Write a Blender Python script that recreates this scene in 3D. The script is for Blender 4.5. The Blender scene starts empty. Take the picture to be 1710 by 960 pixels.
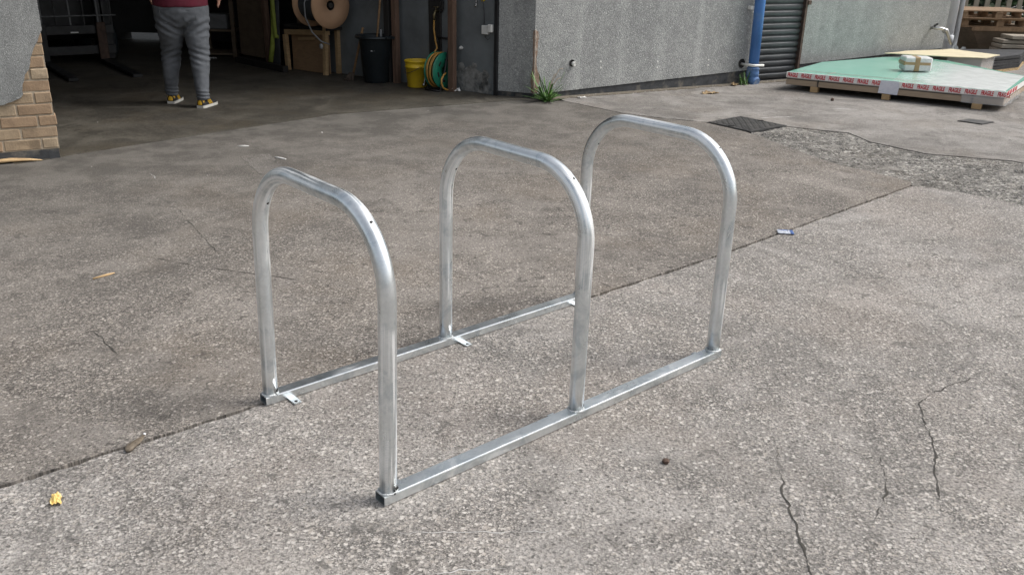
import bpy, bmesh, math, random
from mathutils import Vector, Matrix, noise
from mathutils.geometry import tessellate_polygon
R = math.radians
scn = bpy.context.scene
COL = scn.collection

# ------------------------------------------------------------------ camera, sky, sun, exposure
PITCH, ROLL, CAM_H, FPX = .3757, .0241, 1.4226, 1448.4
fw = Vector((0, math.cos(PITCH), -math.sin(PITCH))); rt = Vector((1, 0, 0)); up = rt.cross(fw)
rt2 = rt*math.cos(ROLL) + up*math.sin(ROLL); up2 = up*math.cos(ROLL) - rt*math.sin(ROLL)
cam = bpy.data.cameras.new('camera'); camo = bpy.data.objects.new('camera', cam); COL.objects.link(camo)
m = Matrix((rt2, up2, -fw)).transposed().to_4x4(); m.translation = (0, 0, CAM_H); camo.matrix_world = m
cam.sensor_width = 36; cam.sensor_fit = 'HORIZONTAL'; cam.lens = FPX/1710*36; cam.clip_start = .05; cam.clip_end = 2000
scn.camera = camo
SUN_EL, SUN_AZ = R(50), R(82)      # azimuth measured clockwise from +Y: high on the right
w = bpy.data.worlds.new('World'); scn.world = w; w.use_nodes = True
wn = w.node_tree.nodes; wl = w.node_tree.links
sky = wn.new('ShaderNodeTexSky'); sky.sky_type = 'NISHITA'; sky.sun_disc = False
sky.sun_elevation = SUN_EL; sky.sun_rotation = SUN_AZ; sky.dust_density = 5; sky.air_density = 1.2; sky.ozone_density = 1
hs = wn.new('ShaderNodeHueSaturation'); hs.inputs['Saturation'].default_value = .34
wl.new(sky.outputs[0], hs.inputs['Color']); wl.new(hs.outputs[0], wn['Background'].inputs['Color'])
wn['Background'].inputs['Strength'].default_value = .13
sl = bpy.data.lights.new('sun', 'SUN'); sl.energy = 1.5; sl.angle = R(22); sl.color = (1, .965, .92)
so = bpy.data.objects.new('sun', sl); COL.objects.link(so)
sd = Vector((math.sin(SUN_AZ)*math.cos(SUN_EL), math.cos(SUN_AZ)*math.cos(SUN_EL), math.sin(SUN_EL)))
so.rotation_euler = sd.to_track_quat('Z', 'Y').to_euler(); so.location = (6, -8, 12)
vs = scn.view_settings; vs.view_transform = 'Standard'; vs.look = 'None'; vs.gamma = 1; vs.use_curve_mapping = False
vs.exposure = .45

# ------------------------------------------------------------------ helpers: objects
INV = {}
def thing(name, label, cat, loc=(0, 0, 0), rz=0, group=None):
    o = bpy.data.objects.new(name, None); COL.objects.link(o); o.empty_display_size = .1
    o.location = loc; o.rotation_euler = (0, 0, rz)
    INV[o.name] = (Matrix.Translation(Vector(loc)) @ Matrix.Rotation(rz, 4, 'Z')).inverted()
    tag(o, label, cat, group); return o
def tag(o, label=None, cat=None, group=None, kind=None):
    if label: o['label'] = label
    if cat: o['category'] = cat
    if group: o['group'] = group
    if kind: o['kind'] = kind
    return o
def link(name, me, mat=None, parent=None, loc=None, rot=None):
    o = bpy.data.objects.new(name, me); COL.objects.link(o)
    if mat and not me.materials: me.materials.append(mat)
    if parent: o.parent = parent
    if loc: o.location = loc
    if rot: o.rotation_euler = rot
    return o
class MB:
    def __init__(s): s.v = []; s.f = []; s.sm = []
    def add(s, vs, fs, smooth=False):
        b = len(s.v); s.v += [Vector(p) for p in vs]
        for f in fs: s.f.append([b+i for i in f]); s.sm.append(smooth)
        return s
    def box(s, c, size, M=None, bev=0):
        hx, hy, hz = [q/2 for q in size]; c = Vector(c)
        if bev:
            bm = bmesh.new(); bmesh.ops.create_cube(bm, size=1)
            for v in bm.verts: v.co = Vector((v.co.x*size[0], v.co.y*size[1], v.co.z*size[2]))
            bmesh.ops.bevel(bm, geom=bm.edges[:], offset=bev, segments=1, affect='EDGES', profile=.5)
            bm.verts.index_update()
            vs = [v.co.copy() for v in bm.verts]; fs = [[v.index for v in f.verts] for f in bm.faces]; bm.free()
        else:
            vs = [Vector((x, y, z)) for x in (-hx, hx) for y in (-hy, hy) for z in (-hz, hz)]
            fs = [(0,1,3,2), (4,6,7,5), (0,4,5,1), (2,3,7,6), (0,2,6,4), (1,5,7,3)]
        vs = [(M @ v if M else v) + c for v in vs]
        return s.add(vs, fs)
    def obox(s, a, b, wd, ht, upv=(0, 0, 1), bev=0):
        """a bar from a to b: wd across, ht along upv"""
        a = Vector(a); b = Vector(b); x = (b-a); L = x.length; x.normalize(); u = Vector(upv)
        y = u.cross(x).normalized(); z = x.cross(y)
        return s.box((a+b)/2, (L, wd, ht), Matrix((x, y, z)).transposed(), bev)
    def tube(s, pts, r, n=12, cap=True, closed=False, ell=None, refv=None):
        pts = [Vector(p) for p in pts]; rs = r if isinstance(r, (list, tuple)) else [r]*len(pts)
        N = len(pts); rings = []
        ref = Vector(refv) if refv else None
        for i, p in enumerate(pts):
            if closed: t = (pts[(i+1) % N]-pts[i-1])
            else: t = pts[min(i+1, N-1)]-pts[max(i-1, 0)]
            t.normalize()
            if ref is None: ref = Vector((0, 0, 1)) if abs(t.z) < .9 else Vector((1, 0, 0))
            x = (ref - t*ref.dot(t)).normalized(); y = t.cross(x)
            if not refv: ref = x
            ex = ell[i] if ell else (1, 1)
            rings.append([p + x*(rs[i]*ex[0]*math.cos(2*math.pi*k/n)) + y*(rs[i]*ex[1]*math.sin(2*math.pi*k/n)) for k in range(n)])
        vs = [q for rg in rings for q in rg]; fs = []
        for i in range(N if closed else N-1):
            j = (i+1) % N
            for k in range(n): k2 = (k+1) % n; fs.append((i*n+k, i*n+k2, j*n+k2, j*n+k))
        s.add(vs, fs, True)
        if cap and not closed:
            b = len(s.v)-len(vs)
            s.f.append([b+k for k in reversed(range(n))]); s.sm.append(False)
            s.f.append([b+(N-1)*n+k for k in range(n)]); s.sm.append(False)
        return s
    def lathe(s, prof, n=24, c=(0, 0, 0), M=None, smooth=True):
        c = Vector(c); vs = []
        for (r, z) in prof:
            for k in range(n):
                q = Vector((r*math.cos(2*math.pi*k/n), r*math.sin(2*math.pi*k/n), z)); vs.append((M @ q if M else q)+c)
        fs = [(i*n+k, i*n+(k+1) % n, (i+1)*n+(k+1) % n, (i+1)*n+k) for i in range(len(prof)-1) for k in range(n)]
        return s.add(vs, fs, smooth)
    def prism(s, poly, z0, z1):
        """a plan outline (counter-clockwise) raised from z0 to z1; z may be a number or a function of x, y"""
        f0 = z0 if callable(z0) else (lambda x, y: z0); f1 = z1 if callable(z1) else (lambda x, y: z1)
        n = len(poly); tri = tessellate_polygon([[Vector((p[0], p[1], 0)) for p in poly]])
        vs = [(p[0], p[1], f0(p[0], p[1])) for p in poly]+[(p[0], p[1], f1(p[0], p[1])) for p in poly]
        fs = []
        for t in tri:
            a, b, c = [Vector(poly[i][:2]) for i in t]
            if (b-a).x*(c-a).y-(b-a).y*(c-a).x < 0: t = (t[0], t[2], t[1])
            fs.append([i+n for i in t]); fs.append([t[2], t[1], t[0]])
        area = sum(poly[i][0]*poly[(i+1) % n][1]-poly[(i+1) % n][0]*poly[i][1] for i in range(n))
        for i in range(n):
            j = (i+1) % n; q = (i, j, n+j, n+i); fs.append(q if area > 0 else tuple(reversed(q)))
        return s.add(vs, fs)
    def xf(s, M):
        s.v = [M @ v for v in s.v]; return s
    def mesh(s, name, mat=None):
        me = bpy.data.meshes.new(name); me.from_pydata([tuple(v) for v in s.v], [], s.f)
        me.polygons.foreach_set('use_smooth', s.sm); me.update()
        if mat: me.materials.append(mat)
        return me
    def build(s, name, mat, parent=None, world=True, **k):
        """world=True: the vertices are world coordinates, put back into the parent thing's own frame"""
        if parent is not None and world:
            p = parent
            while p.parent: p = p.parent
            if p.name in INV: s.xf(INV[p.name])
        return link(name, s.mesh(name, mat), None, parent, **k)
def pxf(root, v): return INV[root.name] @ Vector(v)
def jag(pts, step=.05, amp=.006, seed=0, closed=False, fr=9):
    out = []; n = len(pts)
    for i in range(n if closed else n-1):
        a = Vector(pts[i][:2]); b = Vector(pts[(i+1) % n][:2]); L = (b-a).length; k = max(1, int(L/step))
        nn = Vector((-(b-a).y, (b-a).x)).normalized()
        for j in range(k):
            p = a+(b-a)*(j/k); h = noise.noise(Vector((p.x*fr, p.y*fr, seed)))*1.2+noise.noise(Vector((p.x*fr*4, p.y*fr*4, seed+5)))*.6
            out.append(p+nn*h*amp)
    if not closed: out.append(Vector(pts[-1][:2]))
    return out
def eval_mesh(o):
    dg = bpy.context.evaluated_depsgraph_get(); me = bpy.data.meshes.new_from_object(o.evaluated_get(dg)); return me
def remeshed(mb, voxel, smooth=4, mat=None, name='body'):
    o = link('tmp_remesh', mb.mesh('tmp'))
    r = o.modifiers.new('r', 'REMESH'); r.mode = 'VOXEL'; r.voxel_size = voxel
    s_ = o.modifiers.new('s', 'SMOOTH'); s_.factor = .5; s_.iterations = smooth
    bpy.context.view_layer.update(); me = eval_mesh(o); me.name = name
    bpy.data.objects.remove(o, do_unlink=True)
    me.materials.clear()
    if mat: me.materials.append(mat)
    me.polygons.foreach_set('use_smooth', [True]*len(me.polygons)); return me

# ------------------------------------------------------------------ helpers: materials
class NT:
    def __init__(s, name):
        s.m = bpy.data.materials.new(name); s.m.use_nodes = True; s.t = s.m.node_tree; s.b = s.t.nodes['Principled BSDF']
        s.co = s.t.nodes.new('ShaderNodeTexCoord').outputs['Object']
    def n(s, ty, **kw):
        nd = s.t.nodes.new(ty)
        for k, v in kw.items():
            if hasattr(nd, k) and k not in nd.inputs: setattr(nd, k, v)
        return nd
    def set(s, sock, v):
        if hasattr(v, 'is_linked') or hasattr(v, 'links'): s.t.links.new(v, sock)
        else: sock.default_value = v
    def scale(s, sc, co=None):
        nd = s.n('ShaderNodeMapping'); s.set(nd.inputs['Vector'], co or s.co); nd.inputs['Scale'].default_value = sc if isinstance(sc, (tuple, list)) else (sc,)*3
        return nd.outputs[0]
    def noise(s, sc, det=4, rough=.55, co=None, dist=0):
        nd = s.n('ShaderNodeTexNoise'); s.set(nd.inputs['Vector'], co or s.co); nd.inputs['Scale'].default_value = sc; nd.inputs['Detail'].default_value = det
        nd.inputs['Roughness'].default_value = rough; nd.inputs['Distortion'].default_value = dist; return nd.outputs['Fac']
    def vor(s, sc, co=None, feat='F1', rnd=1):
        nd = s.n('ShaderNodeTexVoronoi'); nd.feature = feat; s.set(nd.inputs['Vector'], co or s.co); nd.inputs['Scale'].default_value = sc; nd.inputs['Randomness'].default_value = rnd; return nd
    def ramp(s, fac, *stops):
        nd = s.n('ShaderNodeValToRGB'); s.set(nd.inputs[0], fac); e = nd.color_ramp.elements
        while len(e) < len(stops): e.new(.5)
        for k, (p, c) in enumerate(stops):
            e[k].position = p; e[k].color = (c, c, c, 1) if isinstance(c, (int, float)) else (*c[:3], 1)
        return nd.outputs[0]
    def mix(s, fac, a, b, mode='MIX'):
        nd = s.n('ShaderNodeMix'); nd.data_type = 'RGBA'; nd.blend_type = mode
        s.set(nd.inputs[0], fac); s.set(nd.inputs[6], a if not isinstance(a, tuple) else (*a[:3], 1)); s.set(nd.inputs[7], b if not isinstance(b, tuple) else (*b[:3], 1)); return nd.outputs[2]
    def math(s, op, a, b=0, c=None):
        nd = s.n('ShaderNodeMath'); nd.operation = op; s.set(nd.inputs[0], a); s.set(nd.inputs[1], b)
        if c is not None: s.set(nd.inputs[2], c)
        return nd.outputs[0]
    def sep(s, col):
        nd = s.n('ShaderNodeSeparateColor'); s.set(nd.inputs[0], col); return nd.outputs
    def bump(s, h, st=.3, d=.01, nrm=None):
        nd = s.n('ShaderNodeBump'); s.set(nd.inputs['Height'], h); nd.inputs['Strength'].default_value = st; nd.inputs['Distance'].default_value = d
        if nrm: s.set(nd.inputs['Normal'], nrm)
        return nd.outputs[0]
    def out(s, color=None, rough=None, metal=None, normal=None, **kw):
        for k, v in (('Base Color', color), ('Roughness', rough), ('Metallic', metal), ('Normal', normal)):
            if v is not None: s.set(s.b.inputs[k], (*v[:3], 1) if isinstance(v, tuple) else v)
        for k, v in kw.items(): s.set(s.b.inputs[k.replace('_', ' ')], v)
        return s.m
def plain(name, c, rough=.6, metal=0, var=.25, sc=12, bump=.15, bsc=60, dirt=None, stretch=None, **kw):
    """a worn even colour: two noises shift it, an optional dirt colour sits in blotches"""
    t = NT(name); co = t.scale(stretch) if stretch else t.co
    a = t.noise(sc, 5, .6, co); d = tuple(q*(1-var) for q in c); l = tuple(min(1, q*(1+var*.8)) for q in c)
    col = t.ramp(a, (.3, d), (.5, c), (.72, l))
    if dirt:
        k = t.ramp(t.noise(sc*.45, 6, .65), (.52, 0.), (.66, .8)); col = t.mix(k, col, dirt)
    rr = t.ramp(t.noise(sc*1.7, 3), (.3, max(.03, rough-.1)), (.7, min(1, rough+.1)))
    return t.out(col, rr, metal, t.bump(t.noise(bsc, 4, .6, co), bump, .004), **kw)
def concrete(name, dark, base, light, agg=.55, stone=(.36, .34, .32), sc=78, warm=(.20, .165, .13), warmamt=.3, rough=.88, grit=.55, big=1.0, door_shade_grime=None):
    """worn exposed-aggregate concrete: stones of two sizes in a dark gritty paste, blotched and stained"""
    t = NT(name)
    def n2d(sc_, det, ro=.6, dist=0, off=0):
        nd = t.n('ShaderNodeTexNoise'); nd.noise_dimensions = '2D'; v = t.co
        if off: mp = t.n('ShaderNodeMapping'); t.set(mp.inputs['Vector'], t.co); mp.inputs['Location'].default_value = (off, off*.7, 0); v = mp.outputs[0]
        t.set(nd.inputs['Vector'], v); nd.inputs['Scale'].default_value = sc_; nd.inputs['Detail'].default_value = det; nd.inputs['Roughness'].default_value = ro; nd.inputs['Distortion'].default_value = dist; return nd
    n1 = n2d(.55*big, 5, .62, .4).outputs['Fac']; n2 = n2d(3.3, 5, .66, 0, 7).outputs['Fac']; gr = n2d(105, 3, .65, 0, 3); n3 = gr.outputs['Fac']
    f = t.math('ADD', t.math('MULTIPLY', n1, .5), t.math('MULTIPLY', n2, .5))
    col = t.ramp(f, (.41, dark), (.5, base), (.59, light))
    col = t.mix(t.ramp(n2d(1.6, 5, .7, .9, 80).outputs['Fac'], (.53, 0.), (.64, .7)), col, tuple(x*.68 for x in dark))
    col = t.mix(t.ramp(n2d(1.1, 5, .68, .7, 95).outputs['Fac'], (.54, 0.), (.66, .5)), col, tuple(min(.8, x*1.22) for x in light))
    col = t.mix(t.ramp(n2d(1.3, 4, .6, 0, 21).outputs['Fac'], (.48, 0.), (.66, warmamt)), col, warm)
    worn = t.ramp(n2d(2.3, 5, .7, .6, 33).outputs['Fac'], (.34, .3), (.58, 1.))
    wob = t.n('ShaderNodeVectorMath'); wob.operation = 'MULTIPLY_ADD'; t.set(wob.inputs[0], gr.outputs['Color']); wob.inputs[1].default_value = (.011,)*3; t.set(wob.inputs[2], t.co); co = wob.outputs[0]
    for k, (q, th, lim) in enumerate(((2.0, .40, .56), (.86, .60, .52))):
        v = t.vor(sc*q, co); v.voronoi_dimensions = '2D'; rgb = t.sep(v.outputs['Color'])
        inside = t.ramp(v.outputs['Distance'], (lim-.16, 1.), (lim+.10, 0.)); pick = t.ramp(rgb[0], (th, 0.), (th+.08, 1.))
        tone = t.ramp(rgb[1], (0, tuple(x*.42 for x in stone)), (.3, tuple(x*.75 for x in stone)), (.65, (stone[0]*1.1, stone[1]*1.06, stone[2]*1.0)), (1, tuple(min(.75, x*1.7) for x in stone)))
        mk = t.math('MULTIPLY', t.math('MULTIPLY', inside, pick), t.math('MULTIPLY', worn, agg)); col = t.mix(mk, col, tone)
        if k == 0: col = t.mix(t.math('MULTIPLY', t.ramp(v.outputs['Distance'], (.42, 0.), (.72, grit)), worn), col, tuple(x*.42 for x in dark))
    col = t.mix(t.ramp(n3, (.34, grit*.75), (.47, 0.)), col, tuple(x*.4 for x in dark))
    col = t.mix(t.ramp(n3, (.56, 0.), (.70, grit*.5)), col, tuple(min(.8, x*1.5) for x in light))
    col = t.mix(t.ramp(n2d(17, 3, .55, .8, 51).outputs['Fac'], (.64, 0.), (.71, .6)), col, tuple(x*.5 for x in dark))
    v = t.vor(sc*.55, co); v.voronoi_dimensions = '2D'; rgb = t.sep(v.outputs['Color'])      # odd bigger chips, pale and dark
    chip = t.ramp(v.outputs['Distance'], (.20, 1.), (.34, 0.))
    col = t.mix(t.math('MULTIPLY', chip, t.ramp(rgb[0], (.895, 0.), (.91, agg*.8))), col, tuple(min(.72, x*1.75) for x in stone))
    col = t.mix(t.math('MULTIPLY', chip, t.ramp(rgb[0], (.10, agg), (.12, 0.))), col, tuple(x*.38 for x in dark))
    if door_shade_grime:         # doorway grime and the building's shade painted in, fading across the slab
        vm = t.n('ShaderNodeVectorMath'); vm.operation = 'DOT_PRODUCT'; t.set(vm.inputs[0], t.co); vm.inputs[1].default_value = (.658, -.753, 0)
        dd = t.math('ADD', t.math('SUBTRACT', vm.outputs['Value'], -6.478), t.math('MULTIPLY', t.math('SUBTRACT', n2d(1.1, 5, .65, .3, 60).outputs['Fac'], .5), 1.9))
        col = t.mix(t.ramp(t.math('DIVIDE', dd, 3.6), (.0, .93), (.18, .72), (.45, .4), (.9, 0.)), col, t.mix(t.ramp(n2, (.42, 0.), (.6, 1.)), tuple(x*.82 for x in door_shade_grime), tuple(x*1.3 for x in door_shade_grime)))
    return t.out(col, rough, 0, t.bump(n3, .5, .006), Specular_IOR_Level=.3)
def roughcast(name, dark, base, light, sc=95, streak=.5, st=.6):
    t = NT(name); v = t.vor(sc); v2 = t.vor(sc*2.2)
    f = t.math('ADD', t.math('MULTIPLY', t.noise(1.2, 5, .6), .5), t.math('MULTIPLY', t.noise(9, 5, .65), .5))
    col = t.ramp(f, (.36, dark), (.5, base), (.66, light))
    stx = t.ramp(t.noise(1, 6, .62, t.scale((2.6, 2.6, .22)), .5), (.5, 0.), (.72, streak)); col = t.mix(stx, col, tuple(min(.9, x*1.45) for x in light))
    sp = t.sep(v.outputs['Color']); col = t.mix(t.ramp(sp[0], (.5, 0.), (1, .42)), col, tuple(x*.45 for x in dark))
    col = t.mix(t.ramp(sp[1], (.86, 0.), (.95, .5)), col, tuple(min(.9, x*1.5) for x in light))
    col = t.mix(t.math('MULTIPLY', t.ramp(v2.outputs['Distance'], (.3, 0.), (.62, .45)), 1), col, tuple(x*.4 for x in dark))
    h = t.math('ADD', t.math('SUBTRACT', 1, v.outputs['Distance']), t.math('MULTIPLY', t.math('SUBTRACT', 1, v2.outputs['Distance']), .6))
    return t.out(col, .9, 0, t.bump(h, st, .008), Specular_IOR_Level=.25)
def wood(name, c, var=.35, axis=(1, 1, 9), sc=6, rough=.75, dirt=None):
    t = NT(name); co = t.scale(axis)
    g = t.noise(sc, 7, .6, co, 1.2); col = t.ramp(g, (.3, tuple(x*(1-var) for x in c)), (.52, c), (.7, tuple(min(1, x*(1+var*.6)) for x in c)))
    k = t.ramp(t.noise(3.5, 5), (.5, 0.), (.7, .6)); col = t.mix(k, col, dirt or tuple(x*.55 for x in c))
    return t.out(col, rough, 0, t.bump(t.noise(sc*6, 4, .6, co), .3, .003))
def galvanised(tube=False):
    t = NT('galvanised_tube' if tube else 'galvanised_rail')
    big = t.noise(7, 5, .6); sp = t.sep(t.vor(120).outputs['Color'])[0]
    col = t.ramp(big, (.3, (.68, .73, .755)), (.55, (.80, .84, .86)), (.75, (.90, .925, .935)))
    col = t.mix(t.ramp(sp, (0, .0), (1, .16)), col, (.46, .49, .51))
    dull = t.ramp(t.noise(11, 6, .7, dist=1.), (.50, 0.), (.62, .55)); col = t.mix(dull, col, (.46, .53, .58))
    if tube:      # bands where film and strapping rubbed the zinc: streaks along the tube with fine chevrons in them
        uv = t.n('ShaderNodeUVMap').outputs[0]
        st = t.noise(1, 5, .6, t.scale((2.2, 15, 1), uv), .2); pa = t.ramp(t.noise(1, 3, .5, t.scale((2.6, 1.2, 1), uv)), (.46, 0.), (.52, 1.))
        wv = t.n('ShaderNodeTexWave'); wv.wave_type = 'BANDS'; t.set(wv.inputs['Vector'], t.scale((62, 9, 1), uv)); wv.inputs['Scale'].default_value = 1; wv.inputs['Distortion'].default_value = 1.5
        scuff = t.math('MULTIPLY', t.math('MULTIPLY', t.ramp(st, (.50, 0.), (.54, 1.)), pa), t.ramp(wv.outputs['Fac'], (.3, .35), (.6, 1.)))
    else:
        st = t.noise(1, 6, .7, t.scale((4, 40, 40)), .8); scuff = t.math('MULTIPLY', t.ramp(st, (.55, 0.), (.64, .7)), t.ramp(t.noise(3.2, 4), (.45, 0.), (.6, 1.)))
    col = t.mix(scuff, col, (.90, .91, .91))
    ro = t.math('ADD', t.ramp(big, (.3, .24), (.7, .38)), t.math('MULTIPLY', scuff, .16))
    h = t.math('ADD', t.noise(35, 4, .6), t.math('MULTIPLY', st, .4))
    return t.out(col, ro, t.math('SUBTRACT', .95, t.math('MULTIPLY', scuff, .5)), t.bump(h, .10, .004))

M = dict(
    yard_brown=concrete('worn_brown_concrete', (.105, .096, .087), (.165, .150, .135), (.235, .215, .196), agg=.62, stone=(.35, .322, .292), sc=112, warm=(.17, .138, .106), warmamt=.5, grit=.6, door_shade_grime=(.098, .092, .083)),
    yard_grey=concrete('exposed_aggregate_concrete', (.165, .156, .146), (.262, .247, .233), (.345, .327, .308), agg=.74, stone=(.37, .348, .325), sc=100, warm=(.28, .235, .20), warmamt=.38, grit=.8),
    yard_smooth=concrete('smooth_yard_concrete', (.16, .151, .14), (.225, .213, .20), (.30, .285, .268), agg=.3, stone=(.34, .32, .3), sc=100, warmamt=.25, grit=.4),
    asphalt=concrete('broken_asphalt_mix', (.045, .043, .039), (.11, .104, .096), (.25, .24, .222), agg=.8, stone=(.31, .30, .28), sc=42, warmamt=.2, grit=.85, big=9),
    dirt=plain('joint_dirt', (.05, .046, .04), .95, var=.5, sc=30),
    far_ground=plain('far_ground_concrete', (.21, .2, .19), .9, var=.3, sc=2),
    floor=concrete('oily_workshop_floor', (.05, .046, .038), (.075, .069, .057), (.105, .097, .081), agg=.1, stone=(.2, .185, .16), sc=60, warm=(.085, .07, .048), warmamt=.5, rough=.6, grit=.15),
    render=roughcast('grey_roughcast_render', (.32, .33, .327), (.415, .427, .42), (.52, .53, .52)),
    render_far=roughcast('grey_roughcast_render_fine', (.27, .28, .276), (.345, .357, .35), (.42, .43, .42), sc=120, streak=.3, st=.4),
    inner=plain('flaking_grey_wall_paint', (.165, .182, .19), .8, var=.25, sc=3, bump=.3, bsc=40),
    inner_peel=plain('bare_patchy_plaster', (.26, .26, .25), .9, var=.55, sc=16, bump=.5, bsc=60, dirt=(.11, .12, .125)),
    dark_wall=plain('dark_hall_wall', (.05, .05, .05), .9, var=.4, sc=2),  # near-black colour for the inner walls of the hall
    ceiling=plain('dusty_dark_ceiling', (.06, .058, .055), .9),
    plinth=plain('black_bitumen_plinth', (.045, .048, .052), .75, var=.4, sc=14, bump=.5, dirt=(.17, .155, .13)),
    mortar=plain('sandy_mortar', (.37, .31, .235), .95, var=.25, sc=30, bump=.6),
    galv=galvanised(), galv_tube=galvanised(True),
    weld=plain('weld_bead_zinc', (.62, .65, .66), .5, .7, var=.4, sc=160, bump=.8, bsc=300),
    hole=plain('hole_black', (.012, .012, .012), .9),
    black_steel=plain('black_steel', (.028, .029, .031), .5, .3, var=.4, sc=9),
    shutter=plain('dark_grey_shutter_paint', (.058, .063, .069), .5, .2, var=.3, sc=5, bump=.15, dirt=(.10, .10, .095)),
    rust=plain('rusty_brown_steel', (.085, .055, .042), .8, .1, var=.5, sc=18, bump=.4),
    blue=plain('faded_blue_pipe_paint', (.07, .20, .52), .5, 0, var=.22, sc=7, bump=.2, dirt=(.15, .28, .50), stretch=(1, 1, .4)),
    blue_worn=plain('worn_blue_iron', (.09, .19, .40), .65, 0, var=.4, sc=25, bump=.5, dirt=(.34, .38, .42)),
    white_pvc=plain('white_plastic', (.74, .74, .71), .4, var=.08, sc=20),
    pipe_grey=plain('pale_grey_plastic', (.72, .74, .77), .45, var=.12, sc=4, dirt=(.36, .37, .36)),
    pine=wood('fresh_pine', (.50, .34, .18), var=.22),
    palwood=wood('pallet_wood', (.27, .175, .10), var=.35, axis=(6, 1, 1)),
    ply=wood('plywood', (.36, .225, .125), var=.2, axis=(1, 1, 4)),
    ply_dark=wood('aged_plywood', (.17, .128, .088), var=.25, axis=(1, 1, 4)),
    brown_post=wood('brown_timber', (.155, .095, .066), var=.4, axis=(5, 5, .6)),
    black_post=wood('black_timber', (.026, .024, .022), var=.4, axis=(5, 5, .6)),
    old_wood=wood('weathered_timber', (.33, .29, .235), var=.4, axis=(1, 6, 6)),
    pale_wood=wood('weathered_fence_pale', (.33, .30, .235), var=.3, axis=(6, 6, .7)),
    card=plain('brown_cardboard', (.37, .285, .205), .85, var=.15, sc=5, stretch=(1, 1, 12), bump=.2),
    disc=plain('drum_fibreboard', (.40, .245, .145), .8, var=.1, sc=6),
    cable=plain('grey_cable', (.07, .075, .08), .5, var=.2),
    cable_light=plain('pale_grey_cable', (.26, .27, .28), .5),
    lime=plain('lime_webbing', (.30, .36, .06), .7, var=.3, sc=14),
    bin=plain('black_bin_plastic', (.017, .023, .027), .42, var=.3, sc=6, bump=.15),
    bucket=plain('yellow_plastic', (.80, .56, .03), .38, var=.12, sc=7, dirt=(.55, .36, .03)),
    green=plain('green_plastic', (.012, .17, .105), .4, var=.25, sc=9),
    hose=plain('amber_hose', (.50, .27, .06), .45, var=.25, sc=20),
    chrome=plain('dull_chrome', (.5, .5, .5), .3, .9),
    brass=plain('tarnished_brass', (.22, .18, .10), .4, .8),
    broom=wood('broom_handle', (.28, .17, .085)),
    bristle=plain('dirty_bristle', (.09, .07, .055), .95, var=.5, sc=40, bump=.8),
    glass=None, tape=plain('white_tape', (.80, .79, .77), .45, var=.05), red=plain('red_print', (.55, .02, .035), .5, var=.1),
    paper=None, film=None, strap=plain('black_strap', (.03, .03, .03), .5),
    foil=plain('grey_board_edge', (.33, .29, .25), .6, var=.3, sc=4, stretch=(1, 1, 30)),
    cream=plain('cream_board', (.62, .55, .38), .8, var=.1, sc=5), browntape=plain('brown_parcel_tape', (.36, .25, .13), .4, var=.15),
    blackstack=plain('black_sheet_stack', (.022, .023, .026), .6, var=.4, sc=6, stretch=(1, 1, 60), bump=.6, bsc=20),
    osb=plain('chipboard_edge', (.42, .30, .16), .9, var=.45, sc=40),
    iron=None,
    leaf=None, hedge=None, dry=plain('dry_leaf', (.30, .215, .12), .85, var=.3, sc=60), chip=wood('wood_splinter', (.55, .38, .20)),
    bottle=plain('crushed_dirty_plastic', (.16, .13, .095), .5, var=.5, sc=50, bump=.6), yellow=plain('yellow_wrapper', (.76, .56, .20), .45, var=.3, sc=90, dirt=(.8, .66, .4)),
    foilwhite=plain('white_foil', (.62, .66, .74), .3, .3, var=.2, sc=60), foilblue=plain('blue_foil', (.07, .14, .36), .35, .2, var=.4, sc=70),
    scrape=plain('chalky_scrape', (.50, .49, .475), .9, var=.2, sc=60),
    skin=plain('skin', (.50, .29, .21), .55, var=.08, Subsurface_Weight=.1), hair=plain('brown_hair', (.05, .032, .02), .7, var=.4, sc=60, bump=.8),
    jeans=plain('grey_denim', (.115, .125, .14), .9, var=.22, sc=9, bump=.5, bsc=260), jeans_dark=plain('denim_seam', (.07, .077, .088), .9),
    maroon=plain('maroon_cotton', (.115, .012, .028), .9, var=.15, sc=9, bump=.3, bsc=200), shoe=plain('black_suede', (.018, .018, .02), .8), shoe_y=plain('yellow_leather', (.70, .42, .03), .45), sole=plain('pale_rubber', (.55, .54, .50), .7, var=.2),
    greybox=plain('grey_storage_plastic', (.16, .165, .17), .6), glint_white=plain('pale_glint', (.75, .75, .73), .4))
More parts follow.
